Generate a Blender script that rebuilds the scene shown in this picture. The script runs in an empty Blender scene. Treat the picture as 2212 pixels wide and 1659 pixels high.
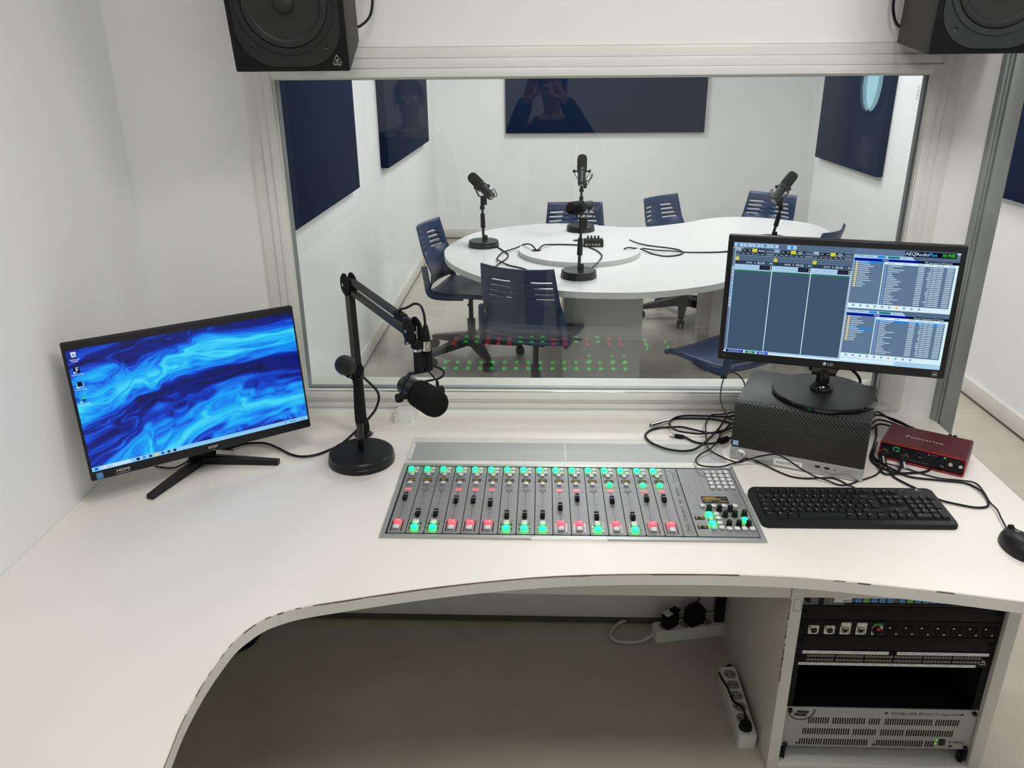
import bpy, bmesh, math, random
from mathutils import Vector, Matrix
R = math.radians
PI = math.pi
random.seed(7)
sc = bpy.context.scene
col = sc.collection
T = 0.765            # height of the control desk top; the floor is z = 0, the window wall y = 0

# ------------------------------------------------------------------ materials
def mat(name, rgb, rough=0.5, metal=0.0, bump=0.0, bscale=60.0, var=0.0, vscale=3.0, spec=0.5, emit=None, estr=1.0, stretch=None, trans=0.0, alpha=1.0, coat=0.0):
    m = bpy.data.materials.new(name); m.use_nodes = True
    nt = m.node_tree; b = nt.nodes['Principled BSDF']
    b.inputs['Base Color'].default_value = (*rgb, 1)
    b.inputs['Roughness'].default_value = rough
    b.inputs['Metallic'].default_value = metal
    b.inputs['Specular IOR Level'].default_value = spec
    b.inputs['Transmission Weight'].default_value = trans
    b.inputs['Coat Weight'].default_value = coat
    if emit:
        b.inputs['Emission Color'].default_value = (*emit, 1)
        b.inputs['Emission Strength'].default_value = estr
    if bump or var:
        tc = nt.nodes.new('ShaderNodeTexCoord'); src = tc.outputs['Object']
        if stretch:
            mp = nt.nodes.new('ShaderNodeMapping'); mp.inputs['Scale'].default_value = stretch
            nt.links.new(src, mp.inputs['Vector']); src = mp.outputs['Vector']
        if bump:
            n = nt.nodes.new('ShaderNodeTexNoise'); n.inputs['Scale'].default_value = bscale; n.inputs['Detail'].default_value = 3
            bp = nt.nodes.new('ShaderNodeBump'); bp.inputs['Strength'].default_value = bump; bp.inputs['Distance'].default_value = 0.002
            nt.links.new(src, n.inputs['Vector']); nt.links.new(n.outputs['Fac'], bp.inputs['Height']); nt.links.new(bp.outputs['Normal'], b.inputs['Normal'])
        if var:
            n = nt.nodes.new('ShaderNodeTexNoise'); n.inputs['Scale'].default_value = vscale; n.inputs['Detail'].default_value = 5
            r = nt.nodes.new('ShaderNodeValToRGB')
            r.color_ramp.elements[0].position = 0.3; r.color_ramp.elements[1].position = 0.7
            r.color_ramp.elements[0].color = (*[c * (1 - var) for c in rgb], 1); r.color_ramp.elements[1].color = (*[min(1, c * (1 + var)) for c in rgb], 1)
            nt.links.new(src, n.inputs['Vector']); nt.links.new(n.outputs['Fac'], r.inputs['Fac']); nt.links.new(r.outputs['Color'], b.inputs['Base Color'])
    return m
def srgb(r, g, b):
    f = lambda c: (c / 255 / 12.92) if c / 255 <= 0.04045 else ((c / 255 + 0.055) / 1.055) ** 2.4
    return (f(r), f(g), f(b))
_em = {}
def emis(r, g, b, s=1.0):
    k = (r, g, b, s)
    if k not in _em:
        m = bpy.data.materials.new('glow_%d_%d_%d' % (r, g, b)); m.use_nodes = True; nt = m.node_tree; nt.nodes.clear()
        e = nt.nodes.new('ShaderNodeEmission'); e.inputs['Color'].default_value = (*srgb(r, g, b), 1); e.inputs['Strength'].default_value = s
        o = nt.nodes.new('ShaderNodeOutputMaterial'); nt.links.new(e.outputs[0], o.inputs[0]); _em[k] = m
    return _em[k]
M = {}
M['wall'] = mat('white_paint', (0.85, 0.85, 0.848), 0.6, bump=0.05, bscale=90, var=0.015, vscale=2)
M['wall_booth'] = mat('booth_paint', (0.86, 0.865, 0.86), 0.55, bump=0.05, bscale=90, var=0.015, vscale=2)
M['ceil'] = mat('ceiling_paint', (0.8, 0.8, 0.79), 0.8, bump=0.05)
M['trim'] = mat('trim_paint', (0.76, 0.75, 0.72), 0.3, var=0.01)
M['seam'] = mat('seam_shadow_gap', (0.30, 0.29, 0.27), 0.7)
M['bead'] = mat('glazing_bead', (0.72, 0.71, 0.64), 0.4)
M['gasket'] = mat('rubber_gasket', (0.08, 0.09, 0.085), 0.5)
M['floor'] = mat('grey_vinyl_floor', (0.46, 0.425, 0.355), 0.33, bump=0.02, bscale=200, var=0.06, vscale=6)
M['desk'] = mat('desk_laminate', (0.80, 0.760, 0.705), 0.38, bump=0.03, bscale=400, var=0.01)
M['edge'] = mat('desk_edge_band', (0.72, 0.695, 0.64), 0.45, var=0.03, vscale=8)
M['chip'] = mat('worn_edge_board', (0.16, 0.10, 0.08), 0.8)
M['cab'] = mat('cabinet_laminate', (0.74, 0.725, 0.68), 0.45, var=0.02)
M['cabin'] = mat('cabinet_panel_grey', (0.50, 0.50, 0.46), 0.5, var=0.02)
M['black'] = mat('black_plastic', (0.012, 0.012, 0.013), 0.45, spec=0.25)
M['blackm'] = mat('black_matte', (0.010, 0.010, 0.011), 0.75, spec=0.15)
M['blackg'] = mat('black_gloss', (0.006, 0.006, 0.007), 0.08)
M['bezel'] = mat('monitor_bezel', (0.008, 0.008, 0.009), 0.34, spec=0.35)
M['sock'] = mat('socket_recess', (0.28, 0.27, 0.24), 0.5)
M['blacks'] = mat('black_satin_metal', (0.015, 0.015, 0.016), 0.32, 0.2, bump=0.1, bscale=500, spec=0.3)
M['foam'] = mat('black_foam', (0.010, 0.010, 0.010), 0.95, bump=0.8, bscale=900, spec=0.1)
M['cable'] = mat('cable_rubber', (0.012, 0.011, 0.014), 0.42, spec=0.2)
M['cavity'] = mat('dark_cavity', (0.002, 0.002, 0.002), 0.9)
M['spk'] = mat('speaker_vinyl', (0.030, 0.029, 0.028), 0.55, bump=0.25, bscale=300, stretch=(1, 1, 14), spec=0.3)
M['spkf'] = mat('speaker_baffle', (0.010, 0.010, 0.011), 0.5, bump=0.1, bscale=600, spec=0.15)
M['spkp'] = mat('speaker_plate', (0.022, 0.024, 0.024), 0.22)
M['cone'] = mat('speaker_cone', (0.022, 0.022, 0.023), 0.5, spec=0.35)
M['chrome'] = mat('chrome', (0.75, 0.75, 0.74), 0.15, 1.0)
M['nickel'] = mat('nickel', (0.62, 0.60, 0.55), 0.28, 1.0)
M['steel'] = mat('galvanised_steel', (0.30, 0.32, 0.315), 0.5, 0.45, bump=0.05, bscale=40, var=0.12, vscale=14, stretch=(1, 1, 0.5))
M['panel'] = mat('navy_fabric', srgb(6, 27, 56), 0.95, bump=0.3, bscale=700, var=0.04, vscale=30, spec=0.2)
M['chair'] = mat('navy_plastic', srgb(36, 54, 86), 0.42, bump=0.15, bscale=500)
M['table'] = mat('white_table_laminate', (0.76, 0.76, 0.75), 0.28, bump=0.02, bscale=300)
M['tedge'] = mat('table_edge_band', (0.60, 0.60, 0.585), 0.45)
M['cgrey'] = mat('console_aluminium', (0.235, 0.237, 0.24), 0.42, 0.15, var=0.02, bump=0.03, bscale=800)
M['cframe'] = mat('console_frame', (0.40, 0.41, 0.40), 0.35, 0.5, var=0.03)
M['cwell'] = mat('console_gap', (0.02, 0.02, 0.021), 0.6, spec=0.2)
M['cink'] = mat('console_print', (0.045, 0.045, 0.05), 0.6)
M['key'] = mat('clear_button', (0.74, 0.74, 0.76), 0.16, trans=0.15, coat=0.4)
M['gkey'] = mat('green_lit_button', (0.02, 0.5, 0.3), 0.3, emit=(0.0, 0.95, 0.09), estr=7.0)
M['gkey2'] = mat('green_tinted_button', (0.30, 0.62, 0.50), 0.2, emit=(0.1, 0.7, 0.45), estr=0.16)
M['rkey'] = mat('red_lit_button', (0.6, 0.1, 0.13), 0.3, emit=(1.0, 0.018, 0.032), estr=5.0)
M['rlamp'] = mat('red_lit_lamp', (0.6, 0.1, 0.13), 0.3, emit=(1.0, 0.10, 0.14), estr=1.0)
M['gled'] = mat('green_led', (0.03, 0.2, 0.06), 0.3, emit=(0.02, 0.8, 0.2), estr=0.5)
M['rled'] = mat('red_led', (0.25, 0.03, 0.05), 0.3, emit=(1.0, 0.05, 0.12), estr=0.4)
M['leddark'] = mat('dark_led', (0.05, 0.015, 0.015), 0.2)
M['oled'] = mat('oled_glass', (0.012, 0.011, 0.010), 0.1)
M['yel'] = emis(235, 205, 60, 0.9)
M['sheet'] = mat('clear_plastic_sheet', (0.74, 0.73, 0.71), 0.4)
M['sheetg'] = mat('grey_backing_sheet', (0.37, 0.375, 0.375), 0.42)
M['white'] = mat('white_plastic', (0.74, 0.735, 0.71), 0.35)
M['paper'] = mat('paper_label', (0.80, 0.80, 0.79), 0.7)
M['ink'] = mat('print_black', (0.02, 0.02, 0.02), 0.6)
M['legend'] = mat('key_legend', (0.62, 0.62, 0.62), 0.5)
M['silver'] = mat('silver_plastic', (0.42, 0.42, 0.415), 0.35, 0.35, bump=0.05, bscale=900)
M['pcg'] = mat('pc_case_steel', (0.030, 0.030, 0.031), 0.42, 0.1, bump=0.05, bscale=700, spec=0.3)
M['brush'] = mat('brushed_black', (0.035, 0.035, 0.037), 0.30, 0.6, bump=0.35, bscale=120, stretch=(0.15, 14, 1))
M['red'] = mat('red_anodised', srgb(84, 11, 18), 0.38, 0.45, bump=0.05, bscale=900)
M['redl'] = mat('red_trim', srgb(210, 40, 48), 0.35, 0.2)
M['stkb'] = mat('blue_sticker', srgb(38, 110, 170), 0.3)
M['stkw'] = mat('pale_sticker', srgb(190, 205, 220), 0.35)
M['blub'] = mat('blue_button', srgb(70, 140, 200), 0.3)
M['grnb'] = mat('green_button', srgb(110, 170, 90), 0.3)
M['devg'] = mat('device_grey', (0.12, 0.125, 0.13), 0.5)
M['rackk'] = mat('rack_black', (0.008, 0.008, 0.009), 0.45, bump=0.15, bscale=700, spec=0.15)
M['fgrey'] = mat('engine_face', (0.42, 0.42, 0.405), 0.45, 0.2)
M['green'] = mat('green_tag', srgb(36, 120, 76), 0.4)
M['redp'] = mat('red_latch', srgb(190, 40, 48), 0.4)
M['cordw'] = mat('white_cord', (0.62, 0.60, 0.54), 0.5)
M['brownd'] = mat('dark_skirting', (0.10, 0.09, 0.07), 0.6)
M['skirt'] = mat('skirting_paint', (0.70, 0.68, 0.63), 0.45, var=0.02)
M['gold'] = mat('brass_ring', (0.55, 0.42, 0.18), 0.3, 0.9)
M['doorb'] = mat('slate_door_paint', (0.40, 0.42, 0.44), 0.45)

def pane_mat(name, ior, tint=(0.975, 0.988, 0.982)):
    m = bpy.data.materials.new(name); m.use_nodes = True; nt = m.node_tree; nt.nodes.clear()
    o = nt.nodes.new('ShaderNodeOutputMaterial'); mix = nt.nodes.new('ShaderNodeMixShader')
    tr = nt.nodes.new('ShaderNodeBsdfTransparent'); tr.inputs['Color'].default_value = (*tint, 1)
    gl = nt.nodes.new('ShaderNodeBsdfGlossy'); gl.inputs['Roughness'].default_value = 0.0
    fr = nt.nodes.new('ShaderNodeFresnel'); fr.inputs['IOR'].default_value = ior
    ge = nt.nodes.new('ShaderNodeNewGeometry'); ma = nt.nodes.new('ShaderNodeMath'); ma.operation = 'SUBTRACT'; ma.inputs[0].default_value = 1
    mu = nt.nodes.new('ShaderNodeMath'); mu.operation = 'MULTIPLY'
    nt.links.new(ge.outputs['Backfacing'], ma.inputs[1]); nt.links.new(fr.outputs[0], mu.inputs[0]); nt.links.new(ma.outputs[0], mu.inputs[1])
    nt.links.new(mu.outputs[0], mix.inputs[0]); nt.links.new(tr.outputs[0], mix.inputs[1]); nt.links.new(gl.outputs[0], mix.inputs[2]); nt.links.new(mix.outputs[0], o.inputs[0])
    return m
M['glass'] = pane_mat('window_glass', 1.5)

def wallpaper():
    m = bpy.data.materials.new('blue_paint_swirl_picture'); m.use_nodes = True; nt = m.node_tree; nt.nodes.clear()
    N = nt.nodes.new; Lk = nt.links.new
    tc = N('ShaderNodeTexCoord')
    # flow field: stretched noise bends the coordinates, a second stretched noise gives the streaks
    mp = N('ShaderNodeMapping'); mp.inputs['Scale'].default_value = (3.2, 1, 6.5); mp.inputs['Rotation'].default_value = (0, R(14), 0); mp.inputs['Location'].default_value = (1.7, 0, 0.4)
    n1 = N('ShaderNodeTexNoise'); n1.inputs['Scale'].default_value = 1.05; n1.inputs['Detail'].default_value = 2.0; n1.inputs['Distortion'].default_value = 1.4
    Lk(tc.outputs['Object'], mp.inputs['Vector']); Lk(mp.outputs['Vector'], n1.inputs['Vector'])
    # distance from the swirl's heart gives curved bands
    mp2 = N('ShaderNodeMapping'); mp2.inputs['Location'].default_value = (-0.30, 0, -0.28); mp2.inputs['Scale'].default_value = (2.6, 1, 6.0); mp2.inputs['Rotation'].default_value = (0, R(-16), 0)
    ln = N('ShaderNodeVectorMath'); ln.operation = 'LENGTH'
    Lk(tc.outputs['Object'], mp2.inputs['Vector']); Lk(mp2.outputs['Vector'], ln.inputs[0])
    a = N('ShaderNodeMath'); a.operation = 'MULTIPLY_ADD'; a.inputs[1].default_value = 0.95
    Lk(n1.outputs['Fac'], a.inputs[0]); Lk(ln.outputs['Value'], a.inputs[2])
    w = N('ShaderNodeMath'); w.operation = 'MULTIPLY'; w.inputs[1].default_value = 6.2; Lk(a.outputs[0], w.inputs[0])
    s = N('ShaderNodeMath'); s.operation = 'SINE'; Lk(w.outputs[0], s.inputs[0])
    cx = N('ShaderNodeCombineXYZ'); Lk(a.outputs[0], cx.inputs[0]); Lk(n1.outputs['Fac'], cx.inputs[1])
    n2 = N('ShaderNodeTexNoise'); n2.inputs['Scale'].default_value = 9; n2.inputs['Detail'].default_value = 4; Lk(cx.outputs[0], n2.inputs['Vector'])
    mx = N('ShaderNodeMath'); mx.operation = 'MULTIPLY_ADD'; mx.inputs[1].default_value = 0.23; Lk(s.outputs[0], mx.inputs[0]); Lk(n2.outputs['Fac'], mx.inputs[2])
    r = N('ShaderNodeValToRGB'); e = r.color_ramp.elements
    e[0].position = 0.12; e[0].color = (*srgb(2, 8, 70), 1); e[1].position = 0.84; e[1].color = (*srgb(70, 222, 255), 1)
    for p, c in ((0.32, srgb(4, 24, 140)), (0.46, srgb(5, 74, 220)), (0.58, srgb(8, 140, 250)), (0.70, srgb(14, 180, 255))):
        k = e.new(p); k.color = (*c, 1)
    Lk(mx.outputs[0], r.inputs['Fac'])
    em = N('ShaderNodeEmission'); em.inputs['Strength'].default_value = 0.9; Lk(r.outputs['Color'], em.inputs['Color'])
    gl = N('ShaderNodeBsdfGlossy'); gl.inputs['Roughness'].default_value = 0.25; gl.inputs['Color'].default_value = (0.04, 0.04, 0.04, 1)
    ad = N('ShaderNodeAddShader'); Lk(em.outputs[0], ad.inputs[0]); Lk(gl.outputs[0], ad.inputs[1])
    o = N('ShaderNodeOutputMaterial'); Lk(ad.outputs[0], o.inputs[0])
    return m
M['swirl'] = wallpaper()
def grille():
    m = mat('ribbed_grille', (0.010, 0.010, 0.011), 0.5); nt = m.node_tree; b = nt.nodes['Principled BSDF']
    tc = nt.nodes.new('ShaderNodeTexCoord'); w = nt.nodes.new('ShaderNodeTexWave'); w.wave_type = 'BANDS'; w.bands_direction = 'X'
    mp = nt.nodes.new('ShaderNodeMapping'); mp.inputs['Rotation'].default_value = (0, R(45), 0); w.inputs['Scale'].default_value = 44
    r = nt.nodes.new('ShaderNodeValToRGB'); r.color_ramp.elements[0].position = 0.35; r.color_ramp.elements[1].position = 0.6
    r.color_ramp.elements[0].color = (0.0015, 0.0015, 0.0015, 1); r.color_ramp.elements[1].color = (0.030, 0.030, 0.031, 1)
    bp = nt.nodes.new('ShaderNodeBump'); bp.inputs['Strength'].default_value = 0.6; bp.inputs['Distance'].default_value = 0.002
    nt.links.new(tc.outputs['Object'], mp.inputs[0]); nt.links.new(mp.outputs[0], w.inputs[0]); nt.links.new(w.outputs['Fac'], r.inputs[0])
    nt.links.new(r.outputs[0], b.inputs['Base Color']); nt.links.new(w.outputs['Fac'], bp.inputs['Height']); nt.links.new(bp.outputs[0], b.inputs['Normal'])
    return m
M['grille'] = grille()

# ------------------------------------------------------------------ mesh builder
_txt = {}
def text_mesh(s):
    if s not in _txt:
        cu = bpy.data.curves.new('t', 'FONT'); cu.body = s; cu.align_x = 'CENTER'; cu.align_y = 'CENTER'; cu.size = 1.0; cu.resolution_u = 2
        ob = bpy.data.objects.new('t', cu); me = ob.to_mesh()
        _txt[s] = ([v.co.copy() for v in me.vertices], [tuple(p.vertices) for p in me.polygons])
        ob.to_mesh_clear(); bpy.data.objects.remove(ob); bpy.data.curves.remove(cu)
    return _txt[s]
def spline(pts, n=6, closed=False):
    P = [Vector(p) for p in pts]; out = []; L = len(P)
    if L < 3 and not closed: return P
    rng = range(L) if closed else range(L - 1)
    for i in rng:
        if closed: a, b, c, d = P[i - 1], P[i], P[(i + 1) % L], P[(i + 2) % L]
        else: a, b, c, d = P[max(i - 1, 0)], P[i], P[i + 1], P[min(i + 2, L - 1)]
        for k in range(n):
            t = k / n
            out.append(0.5 * ((2 * b) + (c - a) * t + (2 * a - 5 * b + 4 * c - d) * t * t + (3 * b - a - 3 * c + d) * t ** 3))
    if not closed: out.append(P[-1])
    return out
def rrect(w, h, r, n=6, cx=0, cy=0):
    out = []
    for qx, qy, a0 in ((1, 1, 0), (-1, 1, 90), (-1, -1, 180), (1, -1, 270)):
        for k in range(n + 1):
            a = R(a0 + 90 * k / n); out.append((cx + qx * (w / 2 - r) + r * math.cos(a), cy + qy * (h / 2 - r) + r * math.sin(a)))
    return out
def circ(r, n=32, cx=0, cy=0): return [(cx + r * math.cos(2 * PI * k / n), cy + r * math.sin(2 * PI * k / n)) for k in range(n)]
I4 = Matrix.Identity(4)
FR = Matrix.Rotation(R(90), 4, 'X')     # xy drawing -> xz plane facing -y (the viewer's side)
class MB:
    def __init__(s, m=None):
        s.bm = bmesh.new(); s.mats = []; s.mi = 0; s.xf = None
        if m: s.m(m)
    def m(s, m):
        if isinstance(m, str): m = M[m]
        if m not in s.mats: s.mats.append(m)
        s.mi = s.mats.index(m); return s
    def _f(s, vs, fl=None):
        try: f = s.bm.faces.new(vs)
        except ValueError: return None
        f.material_index = s.mi; f.smooth = True; return f
    def add(s, verts, faces, mx=None):
        mx = mx or I4
        vs = [s.bm.verts.new(mx @ Vector(v)) for v in verts]
        for f in faces: s._f([vs[i] for i in f])
        return s
    def box(s, c, d, bev=0.0, rot=None, seg=2):
        t = bmesh.new(); bmesh.ops.create_cube(t, size=1.0)
        for v in t.verts: v.co = Vector((v.co.x * d[0], v.co.y * d[1], v.co.z * d[2]))
        if bev: bmesh.ops.bevel(t, geom=t.edges[:] , offset=min(bev, min(d) * 0.49), segments=seg, affect='EDGES', profile=0.5)
        mx = Matrix.Translation(Vector(c)) @ (rot.to_4x4() if rot is not None else I4)
        t.verts.index_update()
        s.add([v.co for v in t.verts], [[v.index for v in f.verts] for f in t.faces], mx); t.free(); return s
    def bb(s, x0, x1, y0, y1, z0, z1, bev=0.0): return s.box(((x0 + x1) / 2, (y0 + y1) / 2, (z0 + z1) / 2), (x1 - x0, y1 - y0, z1 - z0), bev)
    def frame(s, p0, p1):
        d = (Vector(p1) - Vector(p0)).normalized(); u = d.orthogonal().normalized(); return d, u, d.cross(u)
    def cyl(s, p0, p1, r0, r1=None, n=20, caps=True):
        r1 = r0 if r1 is None else r1; p0 = Vector(p0); p1 = Vector(p1); d, u, w = s.frame(p0, p1)
        a = []; b = []
        for k in range(n):
            e = u * math.cos(2 * PI * k / n) + w * math.sin(2 * PI * k / n)
            a.append(s.bm.verts.new(p0 + e * r0)); b.append(s.bm.verts.new(p1 + e * r1))
        for k in range(n): s._f([a[k], a[(k + 1) % n], b[(k + 1) % n], b[k]])
        if caps: s._f(a[::-1]); s._f(b)
        return s
    def lathe(s, prof, mx=None, n=32, cap0=True, cap1=True):
        mx = mx or I4; rings = []
        for r, z in prof: rings.append([s.bm.verts.new(mx @ Vector((r * math.cos(2 * PI * k / n), r * math.sin(2 * PI * k / n), z))) for k in range(n)])
        for a, b in zip(rings, rings[1:]):
            for k in range(n): s._f([a[k], a[(k + 1) % n], b[(k + 1) % n], b[k]])
        if cap0 and prof[0][0] > 1e-6: s._f(rings[0][::-1])
        if cap1 and prof[-1][0] > 1e-6: s._f(rings[-1])
        return s
    def sph(s, c, r, sc=(1, 1, 1), n=20, mx=None):
        prof = [(max(1e-5, math.sin(PI * k / 12)), -math.cos(PI * k / 12)) for k in range(13)]
        m2 = (mx or I4) @ Matrix.Translation(Vector(c)) @ Matrix.Diagonal((r * sc[0], r * sc[1], r * sc[2], 1)); return s.lathe(prof, m2, n)
    def tube(s, pts, r, n=8, sm=6, closed=False, flat=1.0, caps=True):
        P = spline(pts, sm, closed) if sm else [Vector(p) for p in pts]
        P = [p for i, p in enumerate(P) if i == 0 or (p - P[i - 1]).length > 1e-5]
        L = len(P); rings = []; u = None
        for i, p in enumerate(P):
            if closed: d = (P[(i + 1) % L] - P[i - 1]).normalized()
            else: d = (P[min(i + 1, L - 1)] - P[max(i - 1, 0)]).normalized()
            if u is None:
                u = Vector((0, 0, 1)) - d * d.z
                if u.length < 0.2: u = d.orthogonal()
            u = (u - d * u.dot(d)).normalized(); w = d.cross(u)
            rr = r(i / (L - 1)) if callable(r) else r
            rings.append([s.bm.verts.new(p + u * (rr * flat * math.cos(2 * PI * k / n)) + w * (rr * math.sin(2 * PI * k / n))) for k in range(n)])
        prs = list(zip(rings, rings[1:])) + ([(rings[-1], rings[0])] if closed else [])
        for a, b in prs:
            for k in range(n): s._f([a[k], a[(k + 1) % n], b[(k + 1) % n], b[k]])
        if caps and not closed: s._f(rings[0][::-1]); s._f(rings[-1])
        return s
    def prism(s, poly, z0, z1, mx=None, top=True, bot=True, side=None):
        mx = mx or I4; a = [s.bm.verts.new(mx @ Vector((x, y, z0))) for x, y in poly]; b = [s.bm.verts.new(mx @ Vector((x, y, z1))) for x, y in poly]; n = len(poly)
        if top: s._f(b)
        if bot: s._f(a[::-1])
        k0 = s.mi
        if side is not None: s.m(side)
        for k in range(n): s._f([a[k], a[(k + 1) % n], b[(k + 1) % n], b[k]])
        s.mi = k0; return s
    def ring(s, outer, inner, z0, z1, mx=None):
        mx = mx or I4; n = len(outer)
        V = [[s.bm.verts.new(mx @ Vector((x, y, z))) for x, y in pl] for pl, z in ((outer, z0), (inner, z0), (outer, z1), (inner, z1))]
        for k in range(n):
            j = (k + 1) % n
            s._f([V[2][k], V[2][j], V[3][j], V[3][k]]); s._f([V[0][j], V[0][k], V[1][k], V[1][j]])
            s._f([V[0][k], V[0][j], V[2][j], V[2][k]]); s._f([V[1][j], V[1][k], V[3][k], V[3][j]])
        return s
    def bar(s, p0, p1, w0, h0, w1=None, h1=None, up=(0, 0, 1)):
        w1 = w0 if w1 is None else w1; h1 = h0 if h1 is None else h1; p0 = Vector(p0); p1 = Vector(p1); d = (p1 - p0).normalized(); up = Vector(up)
        x = d.cross(up)
        if x.length < 1e-4: x = d.orthogonal()
        x.normalize(); z = x.cross(d)
        q = [(p + x * sx * w / 2 + z * sz * h / 2) for p, w, h in ((p0, w0, h0), (p1, w1, h1)) for sx, sz in ((-1, -1), (1, -1), (1, 1), (-1, 1))]
        return s.add(q, [(3, 2, 1, 0), (4, 5, 6, 7), (0, 1, 5, 4), (1, 2, 6, 5), (2, 3, 7, 6), (3, 0, 4, 7)])
    def rect(s, x0, x1, y0, y1, z, mx=None): return s.add([(x0, y0, z), (x1, y0, z), (x1, y1, z), (x0, y1, z)], [(0, 1, 2, 3)], mx)
    def text(s, t, size, x, y, z, mx=None, sx=1.0, rot=0.0):
        v, f = text_mesh(t); m2 = (mx or I4) @ Matrix.Translation((x, y, z)) @ Matrix.Rotation(rot, 4, 'Z') @ Matrix.Diagonal((size * sx, size, 1, 1)); return s.add(v, f, m2)
    def grid(s, fn, nu, nv, skip=None):
        V = [[s.bm.verts.new(Vector(fn(u, v))) for u in range(nu + 1)] for v in range(nv + 1)]
        for v in range(nv):
            for u in range(nu):
                if skip and skip(u, v): continue
                s._f([V[v][u], V[v][u + 1], V[v + 1][u + 1], V[v + 1][u]])
        return s
    def build(s, name, parent=None, ang=35, loc=None, xf=None):
        if xf is not None: s.bm.transform(xf)
        lone = [v for v in s.bm.verts if not v.link_faces]
        if lone: bmesh.ops.delete(s.bm, geom=lone, context='VERTS')
        bmesh.ops.recalc_face_normals(s.bm, faces=s.bm.faces[:])
        me = bpy.data.meshes.new(name); s.bm.to_mesh(me); s.bm.free()
        for m in s.mats: me.materials.append(m)
        me.set_sharp_from_angle(angle=R(ang))
        o = bpy.data.objects.new(name, me); col.objects.link(o)
        if parent is not None: o.parent = parent
        if loc is not None: o.location = loc
        return o
class FL(MB):
    """flat artwork: faces keep their winding (drawn facing +z of the drawing)"""
    def build(s, name, parent=None, ang=35, loc=None, xf=None):
        if xf is not None: s.bm.transform(xf)
        me = bpy.data.meshes.new(name); s.bm.to_mesh(me); s.bm.free()
        for m in s.mats: me.materials.append(m)
        o = bpy.data.objects.new(name, me); col.objects.link(o)
        if parent is not None: o.parent = parent
        if loc is not None: o.location = loc
        return o
def tag(o, label, cat, group=None):
    o['label'] = label; o['category'] = cat
    if group: o['group'] = group
    return o
def thing(name, label, cat, loc=(0, 0, 0), rz=0.0, group=None, rot=None):
    o = bpy.data.objects.new(name, None); col.objects.link(o); o.location = loc; o.empty_display_size = 0.05
    o.rotation_euler = rot if rot is not None else (0, 0, rz); return tag(o, label, cat, group)
def struct(o): o['kind'] = 'structure'; return o
def sempty(name): 
    o = bpy.data.objects.new(name, None); col.objects.link(o); return struct(o)
def dup_child(c, parent, loc=None):
    d = c.copy(); col.objects.link(d); d.parent = parent
    if loc is not None: d.location = loc
    return d
def dup(root, loc, rz, label, group=None):
    r = root.copy(); col.objects.link(r); r.location = loc; r.rotation_euler = (0, 0, rz); r['label'] = label
    if group: r['group'] = group
    for ch in list(root.children):
        c = dup_child(ch, r)
        for g in list(ch.children): dup_child(g, c)
    return r
# ------------------------------------------------------------------ the setting
H = 2.62; XL = -1.118; XB = -1.09; XR = 2.46; YB = 6.447; YC = -3.3; XC = 3.05
struct(MB('floor').bb(-1.3, 3.2, YC - 0.1, YB + 0.15, -0.08, 0).build('floor'))
struct(MB('ceil').bb(-1.3, 3.2, YC - 0.1, YB + 0.15, H, H + 0.08).build('ceiling'))
struct(MB('wall').bb(XL - 0.12, XL, YC, 0.0, 0, H).build('wall_left'))
struct(MB('wall').bb(XC, XC + 0.1, YC, 0.12, 0, H).build('wall_right'))
struct(MB('wall').bb(-1.3, 3.15, YC - 0.1, YC, 0, H).build('wall_rear'))
struct(MB('wall_booth').bb(XB - 0.14, XB, 0.12, YB, 0, H).build('wall_booth_left'))
struct(MB('wall_booth').bb(-1.3, 3.15, YB, YB + 0.1, 0, H).build('wall_booth_back'))
b = MB('wall_booth'); b.bb(XR, XR + 0.10, 0.12, 5.16, 0, H); b.bb(XR + 0.10, 3.15, 5.06, 5.16, 0, H); b.bb(2.78, 2.88, 5.16, YB, 0, H)
struct(b.build('wall_booth_right'))
# window wall with the opening and the doorway at its right end
WX0, WX1, WZ0, WZ1 = -0.728, 1.086, T + 0.064, T + 0.986
b = MB('wall')
b.bb(XL - 0.1, WX0, 0, 0.12, 0, H); b.bb(WX0, WX1, 0, 0.12, 0, WZ0); b.bb(WX0, WX1, 0, 0.12, WZ1, H)
b.bb(WX1, 1.222, 0, 0.12, 0, H); b.bb(1.222, 2.25, 0, 0.12, 2.12, H); b.bb(2.25, XC, 0, 0.12, 0, H)
struct(b.build('wall_window'))
# window frame: three stepped casings, bead, gasket, panes
win = sempty('window_1')
def casing(x0, x1, z0, z1, w, y0, y1, yn):
    c = MB('trim'); g = 0.0012
    c.bb(x0, x0 + w, y0, y1, z0, z1, 0.0015); c.bb(x1 - w, x1, y0, y1, z0, z1, 0.0015)
    c.bb(x0 + w, x1 - w, y0, y1, z1 - w, z1, 0.0015); c.bb(x0 + w, x1 - w, y0, y1, z0, z0 + w, 0.0015)
    c.m('seam')
    for a in ((x0 - g, x1 + g, z1, z1 + g), (x0 - g, x1 + g, z0 - g, z0), (x0 - g, x0, z0, z1), (x1, x1 + g, z0, z1)): c.bb(a[0], a[1], yn - 0.0004, yn + 0.001, a[2], a[3])
    return c
casing(-0.764, 1.118, T + 0.0275, T + 1.0505, 0.036, -0.009, 0.004, 0.0).build('window_casing', win)
casing(-0.7285, 1.0825, T + 0.0512, T + 1.0235, 0.026, -0.016, 0.004, -0.009).build('window_casing', win)
casing(-0.7060, 1.0612, T + 0.0600, T + 0.9990, 0.0215, -0.021, 0.004, -0.016).build('window_casing', win)
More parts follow.
